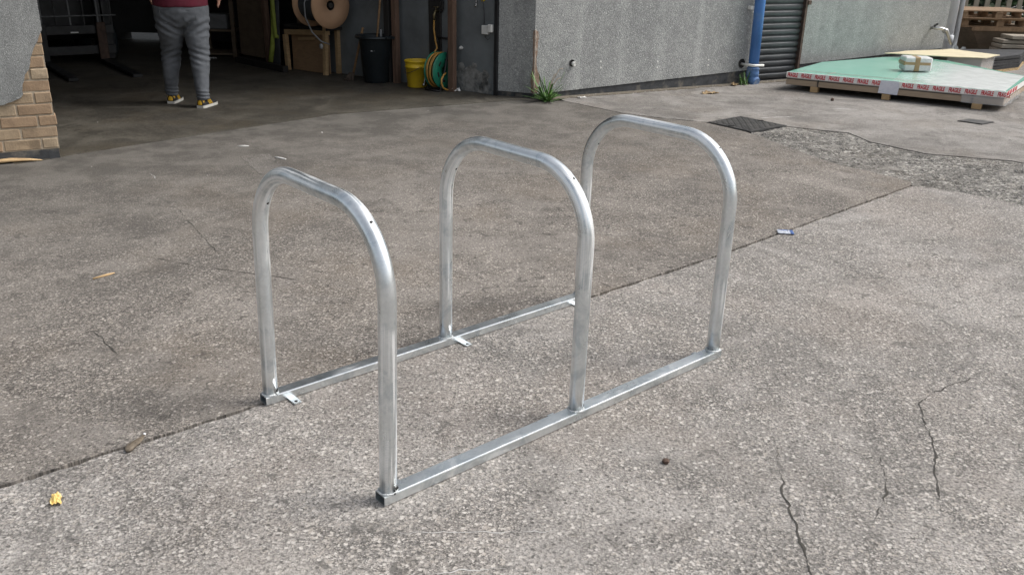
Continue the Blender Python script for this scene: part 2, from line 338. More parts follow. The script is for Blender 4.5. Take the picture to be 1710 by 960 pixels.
def special():
    t = NT('mint_glass_sheets')
    c = t.ramp(t.noise(1.2, 3), (.35, (.25, .56, .45)), (.65, (.31, .62, .51)))
    M['glass'] = t.out(c, .05, 0, t.bump(t.noise(4, 2), .02, .01), IOR=1.52, Specular_IOR_Level=.6)
    t = NT('stretch_film'); t.out((.86, .87, .88), .18, 0, t.bump(t.noise(22, 5, .6, t.scale((1, 1, 4)), 1.5), .8, .02), Alpha=.36)
    M['film'] = t.m
    t = NT('stretch_film_sky_reflection'); vm = t.n('ShaderNodeVectorMath'); vm.operation = 'DOT_PRODUCT'; t.set(vm.inputs[0], t.co); vm.inputs[1].default_value = tuple(Vector((.847, -.531, 0)).normalized())  # film sheet, whitened toward the right to paint in the sky's reflection
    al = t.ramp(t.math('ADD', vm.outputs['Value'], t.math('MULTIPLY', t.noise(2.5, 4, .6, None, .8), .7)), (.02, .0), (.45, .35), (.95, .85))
    M['film_sky'] = t.out((.90, .92, .92), .16, 0, t.bump(t.noise(9, 4, .6), .3, .02), Alpha=al)
    t = NT('delivery_note'); ln = t.n('ShaderNodeTexWave'); ln.wave_type = 'BANDS'; ln.bands_direction = 'Z'; t.set(ln.inputs['Vector'], t.co); ln.inputs['Scale'].default_value = 26
    k = t.math('MULTIPLY', t.ramp(ln.outputs['Fac'], (.82, 0.), (.9, 1.)), t.ramp(t.noise(30, 3), (.48, 0.), (.54, .5)))
    M['paper'] = t.out(t.mix(k, (.70, .71, .78), (.35, .38, .52)), .7)
    t = NT('chequered_iron_plate'); v = t.n('ShaderNodeTexBrick'); t.set(v.inputs['Vector'], t.co); v.inputs['Scale'].default_value = 16; v.inputs['Mortar Size'].default_value = .03
    c = t.ramp(t.noise(8, 5, .6), (.35, (.05, .05, .05)), (.65, (.10, .097, .092)))
    M['iron'] = t.out(c, .6, .4, t.bump(t.math('ADD', v.outputs['Fac'], t.noise(40, 3)), .5, .006))
    for nm, a, b in (('leaf', (.05, .13, .025), (.12, .24, .055)), ('hedge', (.02, .05, .014), (.05, .10, .03))):
        t = NT(nm+'_green'); M[nm] = t.out(t.ramp(t.noise(14, 3), (.35, a), (.65, b)), .5)
special()

# ------------------------------------------------------------------ the ground: slabs with real joints over a dirt bed
g0 = MB(); g0.add([(-300, -300, -.022), (300, -300, -.022), (300, 300, -.022), (-300, 300, -.022)], [(0, 1, 2, 3)])
ground = g0.build('ground', M['dirt']); tag(ground, kind='structure')
J = [(-7.5, -3.1), (-1.405, 2.022), (-.827, 2.505), (1.034, 4.125), (2.622, 5.618)]
lower = [(2.675, 5.716), (2.507, 5.965), (2.333, 6.178), (2.18, 6.62), (1.961, 7.274)]
upper = [(2.374, 7.611), (2.839, 7.379), (2.888, 7.022), (3.174, 6.618), (3.725, 6.455), (3.79, 6.385), (5.5, 5.0), (12, 1)]
lowR = [(2.675, 5.716), (2.881, 5.476), (3.135, 5.192), (4.5, 3.8), (9, 0)]
seam = [(.464, 8.654), (.969, 8.064), (1.283, 7.865), (1.72, 7.69), (2.374, 7.611)]
floorline = [(.16, 8.74), (-1.6, 7.66), (-2.4, 6.72), (-3.06, 5.93)]
def slab(poly, mat, top=0.0):
    o = MB().prism([(p[0], p[1]) for p in poly], -.02, top).build('slab', mat); o.parent = ground; return o
A = jag(J, .03, .006, 1, fr=14) + jag([(2.622, 5.618)]+lower+[(1.76, 7.66)]+list(reversed(seam[:4])), .05, .014, 2)[1:] + jag([(.44, 8.66), (.16, 8.74)]+floorline[1:], .08, .004, 3)[1:] + [Vector((-3.2, 5.7)), Vector((-7.5, 3.3))]
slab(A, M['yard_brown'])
Jb = [(x+.011, y-.0135) for x, y in J]
B = list(reversed(jag(Jb, .025, .008, 11, fr=14))); B = B + [Vector((-9, -9)), Vector((12, -9))] + list(reversed(jag([(2.64, 5.60)]+lowR[1:], .05, .015, 12)))[:-1]
slab(B, M['yard_grey'])
Cc = jag([(.478, 8.664), (.982, 8.076), (1.29, 7.878), (1.74, 7.702)]+upper, .05, .012, 21) + [Vector((16, 3)), Vector((16, 15)), Vector((6.5, 14.5)), Vector((.3, 9.2))]
slab(Cc, M['yard_smooth'])
fl = [(.165, 8.76), (-1.59, 7.68), (-2.39, 6.74), (-3.05, 5.95), (-3.3, 5.6), (-11, 14), (-10, 19), (-2, 19), (0.4, 9.4)]
slab(fl, M['floor'], .001)
far_slab = MB(); far_slab.add([(-60, 19, -.004), (60, 15.5, -.004), (60, 120, -.004), (-60, 120, -.004)], [(0, 1, 2, 3)])
fo = far_slab.build('slab', M['far_ground']); fo.parent = ground
fs2 = MB(); fs2.add([(-60, -120, -.006), (60, -120, -.006), (60, -8.9, -.006), (-60, -8.9, -.006)], [(0, 1, 2, 3)]); fs2.build('slab', M['far_ground']).parent = ground
# broken strip of old asphalt between the slabs, worn below their edges
def broken():
    bm = bmesh.new(); n = 46; mrows = 22; rows = []
    Lw = jag([(1.961, 7.274), (2.18, 6.62), (2.333, 6.178), (2.507, 5.965), (2.675, 5.716)]+lowR[1:], .02, .0, 0)
    Up = jag(upper, .02, 0, 0)
    def at(P, u):
        d = [0]
        for i in range(1, len(P)): d.append(d[-1]+(P[i]-P[i-1]).length)
        t = u*d[-1]
        for i in range(1, len(P)):
            if d[i] >= t: k = (t-d[i-1])/max(1e-6, d[i]-d[i-1]); return P[i-1].lerp(P[i], k)
        return P[-1]
    NU = 260
    for i in range(NU):
        u = (i/(NU-1))**1.35; a = at(Lw, u); b = at(Up, u); row = []
        for j in range(mrows):
            k = -.05+1.10*j/(mrows-1); p = a.lerp(b, k); e = min(1, max(0, min(k, 1-k))*7)
            z = -.005+.012*noise.fractal(Vector((p.x*7, p.y*7, 3)), .8, 2.2, 5)*e + .010*max(0, noise.noise(Vector((p.x*3.1, p.y*3.1, 8))))*e
            row.append(bm.verts.new((p.x, p.y, z-.001*(1-e))))
        rows.append(row)
    for i in range(NU-1):
        for j in range(mrows-1): bm.faces.new((rows[i][j], rows[i+1][j], rows[i+1][j+1], rows[i][j+1]))
    me = bpy.data.meshes.new('broken_strip'); bm.to_mesh(me); bm.free(); o = link('broken_strip', me, M['asphalt'], ground); return o
broken()
def stones(spots, name, mat, seed, lab=None):
    rnd = random.Random(seed); mb = MB()
    for (x, y, z, s) in spots:
        k = [Vector((math.cos(a)*rnd.uniform(.6, 1), math.sin(a)*rnd.uniform(.6, 1), 0)) for a in [i*1.2566+rnd.uniform(-.3, .3) for i in range(5)]]
        b = [Vector((x, y, z))+q*s for q in k]; t_ = [Vector((x, y, z+s*rnd.uniform(.5, .9)))+q*s*.6 for q in k]
        mb.add(b+t_, [(5, 6, 7, 8, 9)]+[(i, (i+1) % 5, 5+(i+1) % 5, 5+i) for i in range(5)])
    o = mb.build(name, mat); tag(o, kind='stuff'); return o
rnd = random.Random(5); sp = []
while len(sp) < 420:
    u = rnd.random()**1.3; k = rnd.random(); i = u*3.6
    a = Vector((1.961, 7.274)).lerp(Vector((3.135, 5.192)), min(1, i/2)); b = Vector((2.374, 7.611)).lerp(Vector((3.79, 6.385)), min(1, i/2)); p = a.lerp(b, k)
    sp.append((p.x, p.y, -.012, rnd.uniform(.006, .018)))
o = stones(sp, 'loose_gravel', plain('grey_gravel', (.26, .25, .235), .9, var=.5, sc=18), 6); tag(o, 'loose grey gravel lying in the broken strip beside the drain cover', 'gravel')
rnd = random.Random(9); sp = []
for i in range(170):                       # crumbs along the foot of the wall and over the yard
    s = rnd.uniform(.1, 6); sp.append((.164+.857*s+.515*rnd.uniform(.01, .16), 8.753+.515*s-.857*rnd.uniform(.01, .16), 0, rnd.uniform(.004, .013)))
for i in range(90):
    x = rnd.uniform(-3.5, 3.5); y = rnd.uniform(1.6, 8); sp.append((x, y, 0, rnd.uniform(.003, .007)))
o = stones(sp, 'grit', plain('pale_grit', (.36, .34, .31), .9, var=.6, sc=14), 10); tag(o, 'pale grit and crumbs scattered over the yard concrete', 'grit')
# dirt fringe along the wall foot
fr = jag([(.34, 8.72), (1.2, 9.24), (2.7, 10.15), (4.2, 11.05)], .04, .03, 31)
fr2 = [(.30, 8.83), (4.2, 11.17)]
MB().prism([(p.x, p.y) for p in fr]+[fr2[1], fr2[0]], -.01, .006).build('dirt_fringe', plain('sandy_dirt', (.15, .13, .10), .95, var=.45, sc=30, bump=.8)).parent = ground
# hairline cracks: thin dirt-filled ribbons of uneven width, a hair above the slab
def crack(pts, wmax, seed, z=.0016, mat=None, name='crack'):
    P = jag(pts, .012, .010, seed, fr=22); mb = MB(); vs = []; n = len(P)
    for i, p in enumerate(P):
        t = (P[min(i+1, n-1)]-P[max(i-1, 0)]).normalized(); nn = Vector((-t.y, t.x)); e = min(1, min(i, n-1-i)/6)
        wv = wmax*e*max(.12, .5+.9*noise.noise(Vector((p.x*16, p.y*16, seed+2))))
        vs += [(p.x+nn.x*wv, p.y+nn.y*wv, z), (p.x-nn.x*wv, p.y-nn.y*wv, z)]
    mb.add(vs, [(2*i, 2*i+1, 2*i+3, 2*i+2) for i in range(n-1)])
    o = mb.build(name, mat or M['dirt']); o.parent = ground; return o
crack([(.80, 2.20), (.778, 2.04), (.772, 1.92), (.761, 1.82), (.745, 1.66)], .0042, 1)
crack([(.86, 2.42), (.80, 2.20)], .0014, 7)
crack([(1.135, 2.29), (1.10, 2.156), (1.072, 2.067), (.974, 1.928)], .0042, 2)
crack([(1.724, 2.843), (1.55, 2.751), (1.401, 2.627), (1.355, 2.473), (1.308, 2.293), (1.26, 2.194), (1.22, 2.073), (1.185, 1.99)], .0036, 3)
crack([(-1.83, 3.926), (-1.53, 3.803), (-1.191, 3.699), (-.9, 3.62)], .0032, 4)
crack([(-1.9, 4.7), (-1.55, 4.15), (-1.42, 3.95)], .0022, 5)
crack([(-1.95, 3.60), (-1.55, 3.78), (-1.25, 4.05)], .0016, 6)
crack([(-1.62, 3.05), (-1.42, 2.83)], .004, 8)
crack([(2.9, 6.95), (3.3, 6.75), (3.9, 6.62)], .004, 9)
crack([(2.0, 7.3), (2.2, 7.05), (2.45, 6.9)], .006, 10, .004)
for k, (pts, wd) in enumerate((([(-.30, 1.853), (-.05, 1.868), (.149, 1.880)], .0022), ([(-.22, 1.70), (.02, 1.73)], .002), ([(-.95, 1.62), (-.72, 1.66)], .003), ([(-2.35, 5.45), (-2.26, 5.32)], .006), ([(2.15, 7.95), (2.6, 8.1)], .01), ([(3.1, 8.6), (3.35, 8.55)], .016))):
    crack(pts, wd, 40+k, .0012, M['scrape'], 'scrape')
MB().prism([tuple(p) for p in jag([(-1.93, 5.98), (-1.66, 5.50), (-1.50, 5.60), (-1.76, 6.10)], .03, .012, 51, closed=True)], -.005, .0011).build('worn_patch', concrete('pale_worn_patch', (.10, .094, .086), (.135, .127, .116), (.17, .16, .147), agg=.25, sc=110, grit=.4)).parent = ground
crack([(-1.56, 6.9), (-1.53, 6.84)], .03, 52, .001, M['scrape'], 'scrape')

# ------------------------------------------------------------------ the workshop building
TH = R(31); d_ = Vector((math.cos(TH), math.sin(TH), 0)); n_ = Vector((math.sin(TH), -math.cos(TH), 0)); Z = Vector((0, 0, 1))
P0 = Vector((.164, 8.753, 0)); PL = Vector((-3.103, 5.83, 0))
IA = Vector((-.211, 8.902, 0)); IB = Vector((-2.064, 10.239, 0)); d2 = (IB-IA).normalized(); n2 = Vector((-d2.y, d2.x, 0))   # inner wall, n2 faces the room
def wp(s, z=0, out=0): return P0+d_*s+n_*out+Z*z
def lp(s, z=0, out=0): return PL+d_*s+n_*out+Z*z
def ip(s, z=0, out=0): return IA+d2*s+n2*out+Z*z
bld = thing('workshop_building', 'grey roughcast workshop with a wide dark doorway and bare brick corner', 'building', tuple(P0), 0)
TOP = 4.3
def quadwall(a, b, z0, z1, t, nrm, bevel=0):
    """an upright slab whose face runs from a to b, its thickness t behind the face (against nrm)"""
    mb = MB(); q = [a, b, b-nrm*t, a-nrm*t]
    return mb.prism([(p.x, p.y) for p in q], z0, z1)
PT = lambda s: .042+.034*s            # top of the black plinth along the wall
def front_wall(s0, s1, mat, name='front_wall'):
    mb = MB(); a, b = wp(s0), wp(s1); q = [a, b, b-n_*.3, a-n_*.3]
    f = lambda x, y: PT((Vector((x, y, 0))-P0).dot(d_))
    return mb.prism([(p.x, p.y) for p in q], f, TOP).build(name, mat, bld)
w1 = front_wall(0, 2.985, M['render'])
w2 = front_wall(3.745, 6.46, M['render_far'])
quadwall(wp(2.985), wp(3.745), 2.7, TOP, .3, n_).build('shutter_lintel', M['render'], bld)
for (s0, s1) in ((.015, 2.985), (3.745, 6.46)):
    mb = MB(); a, b = wp(s0, 0, -.012), wp(s1, 0, -.012); q = [a, b, b-n_*.28, a-n_*.28]
    mb.prism([(p.x, p.y) for p in q], -.02, lambda x, y: PT((Vector((x, y, 0))-P0).dot(d_))-.001).build('plinth', M['plinth'], bld)
MB().prism([(p.x, p.y) for p in (wp(6.46), wp(6.46, 0, -6), wp(6.2, 0, -6), wp(6.2, 0, -.3))], -.02, TOP).build('end_wall', M['render_far'], bld)
# pier return and inner wall
rd = (IA-P0).normalized(); rn = Vector((rd.y, -rd.x, 0)); rn = rn if rn.dot(Vector((0, -1, 0))) > 0 else -rn
mb = MB(); q = [P0, IA, IA-rn*.25, P0-rn*.25]; mb.prism([(p.x, p.y) for p in q], .05, TOP-.01).build('pier_return', M['render'], bld)
mb = MB(); q = [P0+rd*.01-rn*.01, IA-rn*.01, IA-rn*.2, P0-rn*.2]; mb.prism([(p.x, p.y) for p in q], -.02, .049).build('plinth', M['plinth'], bld)
MB().prism([(p.x, p.y) for p in (ip(-.0, 0, 0), ip(2.95), ip(2.95, 0, -.25), ip(0, 0, -.25))], -.02, 3.64).build('inner_wall', M['inner'], bld)
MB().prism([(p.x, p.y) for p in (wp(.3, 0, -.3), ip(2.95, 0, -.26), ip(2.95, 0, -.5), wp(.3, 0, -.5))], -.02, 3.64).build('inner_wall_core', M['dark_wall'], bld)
MB().box(ip(-.005, 1.6, .012), (.035, .03, 3.24), Matrix.Rotation(math.atan2(d2.y, d2.x), 3, 'Z')).build('door_frame', M['black_steel'], bld)
# flaked paint near the floor of the inner wall: thin raised plaster patches with ragged outlines
for (s, z, rx, rz, sd) in ((.30, .12, .22, .13, 1), (.13, .17, .05, .07, 2), (.45, .24, .04, .05, 3), (.28, .27, .03, .03, 4), (1.0, .06, .06, .04, 5), (.12, .06, .09, .05, 7)):
    pts = []
    for k in range(26):
        a = k*2*math.pi/26; q = 1+.45*noise.noise(Vector((math.cos(a)*1.7, math.sin(a)*1.7, sd*3.1))); pts.append((s+rx*q*math.cos(a), max(.004, z+rz*q*math.sin(a))))
    mb = MB(); mb.add([ip(a, b, .003) for a, b in pts], [list(range(26))]); mb.build('bare_patch', M['inner_peel'], bld)
# left pier: bricks under a broken coat of render
courses = 12; bh = .0665; pitch = .0765
brick_mats = [plain('tan_brick_%s' % k, c, .92, var=.22, sc=14, bump=.7, bsc=90, dirt=tuple(x*.6 for x in c)) for k, c in zip('abcd', ((.345, .262, .175), (.32, .235, .155), (.37, .29, .20), (.30, .21, .135)))]
pier = MB(); a, b = lp(-2.6), lp(-.006); q = [a-n_*.0045, b-n_*.0045, b-n_*.4-d_*.1, a-n_*.4]
pier = pier.prism([(p.x, p.y) for p in q], .064, TOP).build('brick_pier', M['mortar'], bld)
rnd = random.Random(3); bm_cache = {}
for c in range(courses):
    z = .066+pitch*c+bh/2+.004; s = 0.0; k = 0
    first = .103 if c % 2 == 0 else .215
    while s > -.85:
        Lb = first if k == 0 else .215; cx = s-Lb/2
        mb = MB(); key = Lb
        Mr = Matrix.Rotation(TH, 3, 'Z')
        o = MB().box((0, 0, 0), (Lb, .1, bh+rnd.uniform(-.002, .003)), None, .005)
        for v in o.v: v += Vector((noise.noise(v*30+Vector((c, k, 0)))*.003, noise.noise(v*26+Vector((k, c, 4)))*.004, noise.noise(v*31+Vector((9, c, k)))*.002))
        if k == 0:
            ero = .026*noise.noise(Vector((c*.83, 2.2, 0)))-.008
            for v in o.v:
                if v.x > 0: v.x += ero
        ctr = lp(cx, z, -.05+rnd.uniform(-.002, .003))
        o.v = [Mr @ v + ctr for v in o.v]
        o.build('brick', rnd.choice(brick_mats), pier)
        s -= Lb+.011; k += 1
MB().prism([(p.x, p.y) for p in (lp(-.012, 0, .004), lp(-.012, 0, -.38)-d_*.1, lp(-2.6, 0, -.38), lp(-2.6, 0, .004))], -.02, .062).build('plinth', M['plinth'], bld)
edge = [(.006, .845), (-.012, .805), (-.03, .77), (-.055, .735), (-.09, .655), (-.105, .60), (-.135, .565), (-.15, .52), (-.162, .50), (-.168, .44), (-.185, .415), (-.24, .395), (-.309, .376), (-.42, .35), (-.6, .30), (-.8, .20), (-.9, .064)]
edge = [tuple(p) for p in jag(edge, .02, .005, 61, fr=40)]
poly = [(.006, TOP)]+edge+[(-2.6, .064), (-2.6, TOP)]
mb = MB(); tri = tessellate_polygon([[Vector((x, z, 0)) for x, z in poly]]); n = len(poly)
mb.add([lp(x, z, .020) for x, z in poly]+[lp(x, z, .0) for x, z in poly], [list(t) for t in tri]+[(i, (i+1) % n, n+(i+1) % n, n+i) for i in range(n)])
mb.build('render_coat', roughcast('fine_roughcast_render', (.25, .258, .256), (.325, .335, .33), (.41, .42, .41), sc=175, streak=.25, st=.45), bld)
ldir = Vector((-.62, .785, 0))
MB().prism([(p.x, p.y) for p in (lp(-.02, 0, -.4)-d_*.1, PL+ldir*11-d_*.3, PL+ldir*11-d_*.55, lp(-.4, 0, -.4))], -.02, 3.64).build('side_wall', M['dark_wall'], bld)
# bare brick where the render has come off the right pier's corner
bare = [(.0, .66), (.03, .645), (.042, .60), (.030, .54), (.034, .47), (.022, .40), (.024, .33), (.036, .27), (.055, .22), (.062, .16), (.045, .12), (.05, .06), (0, .05)]
mb = MB(); pts = [tuple(p) for p in jag(bare, .012, .004, 71, fr=60)]
mb.add([wp(x*1.15, z, .003) for x, z in pts], [list(range(len(pts)))]); mb.add([P0+rd*x*.5+rn*.003+Z*z for x, z in pts], [list(range(len(pts)))]); mb.build('bare_brick', plain('chipped_red_brick', (.25, .175, .13), .95, var=.45, sc=40, bump=1, dirt=(.36, .33, .29)), bld)
mb = MB().tube([wp(.006+.01*noise.noise(Vector((0, 0, z*.22))), .05+z*.0305, -.004) for z in range(21)], [.011+.006*noise.noise(Vector((3, z*.8, 0))) for z in range(21)], 7); mb.build('chipped_edge', plain('broken_render_edge', (.36, .30, .25), .95, var=.4, sc=50, bump=1), bld)
# roof, back of the hall, lintel over the doorway
MB().prism([(PL.x-.05, PL.y+.06), (P0.x-.02, P0.y+.08), (6.0, 12.5), (4, 18.8), (-10.6, 18.8), (-11, 14)], 3.65, 3.9).build('ceiling', M['ceiling'], bld)
mb = MB(); u = (P0-PL).normalized(); nn = Vector((u.y, -u.x, 0)); q = [PL+u*.02, P0-u*.02, P0-u*.02-nn*.3, PL+u*.02-nn*.3]
mb.prism([(p.x, p.y) for p in q], 3.5, TOP).build('door_lintel', M['render'], bld)
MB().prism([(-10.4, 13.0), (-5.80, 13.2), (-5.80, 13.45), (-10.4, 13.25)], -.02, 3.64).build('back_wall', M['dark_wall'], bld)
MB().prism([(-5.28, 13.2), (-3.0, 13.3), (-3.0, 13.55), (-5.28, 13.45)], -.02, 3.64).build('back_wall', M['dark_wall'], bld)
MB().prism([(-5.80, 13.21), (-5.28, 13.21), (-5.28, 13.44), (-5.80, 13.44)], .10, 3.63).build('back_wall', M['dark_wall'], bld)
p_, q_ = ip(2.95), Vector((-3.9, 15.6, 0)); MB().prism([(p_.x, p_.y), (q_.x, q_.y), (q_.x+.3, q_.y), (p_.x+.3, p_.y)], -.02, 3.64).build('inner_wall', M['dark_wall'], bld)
# roller shutter
sh = MB(); Mr = Matrix.Rotation(TH, 3, 'Z')
shutter = sh.box(wp(3.365, 1.36, -.075), (.74, .02, 2.72), Mr).build('roller_shutter', M['shutter'], bld)
prof = [(0, .0), (.005, .004), (.015, .016), (.019, .034), (.018, .050), (.014, .057), (.001, .0605), (.001, .0685), (-.006, .0685), (-.006, 0)]
smesh = None
for k in range(37):
    o = MB(); vs = []
    for sx in (3.01, 3.72):
        for (out, z) in prof: vs.append(wp(sx, z, out-.045))
    np_ = len(prof); o.add(vs, [(i, (i+1) % np_, np_+(i+1) % np_, np_+i) for i in range(np_)])
    if smesh is None: ob = o.build('slat', M['shutter'], shutter); smesh = ob.data; ob.location.z = .02
    else:
        ob = link('slat', smesh, None, shutter); ob.location = (0, 0, .02+.0705*k)
MB().box(wp(3.728, 1.36, -.012), (.034, .05, 2.72), Mr).build('shutter_guide', M['rust'], bld)
MB().box(wp(2.998, 1.36, -.02), (.026, .05, 2.72), Mr).build('shutter_guide', M['rust'], bld)
MB().box(wp(3.765, .875, .012), (.05, .03, .05), Mr, .005).build('padlock_hasp', M['rust'], bld)
# fixings left in the wall
for s, z in ((.808, .327), (.813, .265), (1.562, .295), (1.562, .232), (2.289, .283), (2.289, .225)):
    MB().tube([wp(s, z, -.01), wp(s, z, .004)], .009, 8).build('wall_plug', M['white_pvc'], bld)
MB().lathe([(0, 0), (.034, 0), (.034, .002)], 16, wp(.450, .327, .0015), Matrix((d_, Z, n_)).transposed()).build('pipe_hole', M['hole'], bld)
# ------------------------------------------------------------------ things on the outside walls
o = thing('waste_pipe_stub', 'short white plastic pipe stub poking out of hole low in roughcast wall', 'pipe', tuple(wp(.458, .322, 0)))
x = MB(); x.tube([wp(.458, .322, -.03), wp(.466, .319, .035)], .0195, 16, cap=False); x.tube([wp(.466, .319, .035), wp(.458, .322, -.02)], .0155, 16, cap=False); x.build('pipe', M['white_pvc'], o)
MB().tube([wp(.463, .32, .010), wp(.4645, .32, .030)], .0235, 16).build('collar', M['white_pvc'], o)
dp = thing('drainpipe', 'blue cast iron drainpipe on grey wall beside dark roller shutter', 'pipe', tuple(wp(2.90, 0, .1)))
MB().tube([wp(2.905, .115, .085), wp(2.885, 1.2, .085), wp(2.865, 4.2, .085)], .058, 24).build('pipe', M['blue'], dp)
MB().lathe([(.058, 0), (.071, .006), (.073, .05), (.066, .075), (.071, .085), (.071, .10), (.058, .108)], 24, wp(2.905, .075, .085)).build('socket_joint', M['blue_worn'], dp)
MB().tube([wp(2.905, .10, .085), wp(2.908, .06, .092), wp(2.912, .025, .12), wp(2.918, .012, .15)], [.062, .064, .066, .058], 20).build('shoe', M['blue_worn'], dp)
for z in (.83, 2.4): MB().box(wp(2.815, z, .03), (.05, .06, .04), Mr, .004).build('bracket', M['white_pvc'] if z < 1 else M['blue'], dp)
o = thing('overflow_pipe', 'white plastic overflow pipe sticking out beside the blue drainpipe', 'pipe', tuple(wp(2.80, .2, 0)))
MB().tube([wp(2.80, .215, -.02), wp(2.815, .215, .165), wp(2.83, .2145, .172), wp(2.965, .213, .178)], .0145, 12).build('pipe', M['white_pvc'], o)
MB().lathe([(0, 0), (.05, 0), (.052, .003)], 14, wp(2.80, .222, .001), Matrix((d_, Z, n_)).transposed()).build('broken_hole', M['hole'], o)
o = thing('outside_tap', 'bent metal tap pipe with a lever high on the far grey wall', 'tap', tuple(wp(6.16, .5, 0)))
MB().tube([wp(6.15, .535, -.01), wp(6.15, .535, .06), wp(6.2, .53, .12), wp(6.27, .515, .14)], .020, 10).build('pipe', M['chrome'], o)
MB().tube([wp(6.22, .50, .14), wp(6.27, .515, .14), wp(6.40, .33, .16)], [.03, .024, .016], 10).build('spout', M['chrome'], o)
MB().obox(wp(6.13, .56, .05), wp(6.18, .585, .06), .02, .02).build('lever', M['black_steel'], o)
# weed at the pier corner: rosette of strap leaves and a few stalks
wd = thing('dandelion_weed', 'green leafy weed growing at the foot of the pier corner', 'plant', (.30, 8.63, 0))
rnd = random.Random(12)
def blade(base, az, L, w0, lift, droop):
    vs = []; fs = []; nseg = 8
    for i in range(nseg+1):
        t = i/nseg; h = lift*L*t - droop*L*t*t; r = L*t*(1-.25*lift*t)
        wv = w0*(.35+1.5*t)*(1-t)**.55*(1+.25*math.sin(i*2.4)) if i < nseg else .001
        p = Vector(base)+Vector((math.cos(az)*r, math.sin(az)*r, max(.004, h))); sd_ = Vector((-math.sin(az), math.cos(az), 0))
        vs += [p-sd_*wv, p-Z*wv*.35, p+sd_*wv]
        if i: b = 3*(i-1); fs += [(b, b+1, b+4, b+3), (b+1, b+2, b+5, b+4)]
    return vs, fs
for k in range(64):
    az = rnd.uniform(0, 2*math.pi); L = rnd.uniform(.14, .27); lift = rnd.choice((.2, .35, .6, .8, 1.1, 1.5)); v_, f_ = blade((.30+rnd.uniform(-.03, .03), 8.63+rnd.uniform(-.03, .03), .0), az, L*(1.0 if lift < 1 else 1.15), rnd.uniform(.008, .014), lift, lift*rnd.uniform(.2, .5))
    MB().add(v_, f_, True).build('leaf', M['leaf'], wd)
for k, (dx, h) in enumerate(((.12, .30), (.10, .21), (.06, .25))):
    MB().tube([Vector((.31, 8.63, 0))+d_*(dx*t*t)+Z*(h*t) for t in (0, .25, .5, .75, 1)]+[Vector((.31, 8.63, 0))+d_*(dx*1.35)+Z*(h*1.03)], .0022, 6).build('stalk', M['dry'], wd)
wd2 = thing('small_weed', 'small weed sprouting beside the blue drainpipe shoe', 'plant', (2.56, 10.04, 0))
for k in range(22):
    v_, f_ = blade((2.56+rnd.uniform(-.05, .05), 10.06+rnd.uniform(-.03, .03), 0), rnd.uniform(0, 6.28), rnd.uniform(.05, .12), rnd.uniform(.007, .012), rnd.choice((.6, 1.2, 1.8)), .5)
    MB().add(v_, f_, True).build('leaf', M['leaf'], wd2)
def crumple(name, mat, label, cat, loc, size, rz, seed, h=.3):
    bm = bmesh.new(); bmesh.ops.create_grid(bm, x_segments=9, y_segments=6, size=.5)
    for v in bm.verts:
        q = v.co.copy(); v.co = Vector((q.x*size[0]*(1+.3*noise.noise(q*4+Vector((seed, 0, 0)))), q.y*size[1]*(1+.4*noise.noise(q*4+Vector((0, seed, 0)))), .004+abs(noise.noise(q*3.5+Vector((0, 0, seed))))*size[1]*h*2))
    r_ = bmesh.ops.solidify(bm, geom=bm.faces[:], thickness=.0015)
    me = bpy.data.meshes.new(name); bm.to_mesh(me); bm.free(); o = link(name, me, mat, None, loc, (0, 0, rz)); tag(o, label, cat); return o
crumple('dry_leaf', M['dry'], 'curled dry leaf lying below the roughcast wall', 'leaf', (2.05, 9.35, 0), (.20, .07), R(20), 3.3)
crumple('leaf_scrap', M['dry'], 'brown leaf scrap beside the small weed at the drainpipe', 'leaf', (2.46, 9.98, 0), (.10, .06), R(60), 7.1, .5)
crumple('paper_scrap', M['tape'], 'pale paper scrap near the big green weed', 'litter', (.66, 8.86, .003), (.09, .04), R(20), 5.1, .2)

# ------------------------------------------------------------------ the bike rack
RT = .719; rack = thing('bike_rack', 'galvanised steel bike rack with three hoops on two box rails', 'bike rack', (-.328, 1.964, 0), RT)
Wd, Ls, RW, RH, HT, RB, TR, E0 = .704, .7194, .047, .030, .807, .218, .02415, .024
RL = 2*Ls+2*E0
lean = [(.018, -.018), (.010, 0), (.005, .003)]
def hollow(y0):
    mb = MB(); t = .003; g = .0015; x0, x1 = -.002, RL
    def ring(o, x): return [(x, y0+o, g+o), (x, y0+RW-o, g+o), (x, y0+RW-o, g+RH-o), (x, y0+o, g+RH-o)]
    c = .0035   # rounded outer corners
    def oring(x): return [(x, y0+c, g), (x, y0+RW-c, g), (x, y0+RW-.001, g+.001), (x, y0+RW, g+c), (x, y0+RW, g+RH-c), (x, y0+RW-.001, g+RH-.001), (x, y0+RW-c, g+RH), (x, y0+c, g+RH), (x, y0+.001, g+RH-.001), (x, y0, g+RH-c), (x, y0, g+c), (x, y0+.001, g+.001)]
    xs = [x0+(x1-x0)*i/30 for i in range(31)]
    for i in range(30):
        a, b = oring(xs[i]), oring(xs[i+1]); mb.add(a+b, [(k, 12+k, 12+(k+1) % 12, (k+1) % 12) for k in range(12)])
    i0, i1 = ring(t, x0), ring(t, x1); mb.add(i0+i1, [(k, (k+1) % 4, 4+(k+1) % 4, 4+k) for k in range(4)])
    for x in (x0, x1):
        o_, i_ = ring(0, x), ring(t, x); mb.add(o_+i_, [(k, (k+1) % 4, 4+(k+1) % 4, 4+k) for k in range(4)])
    return mb
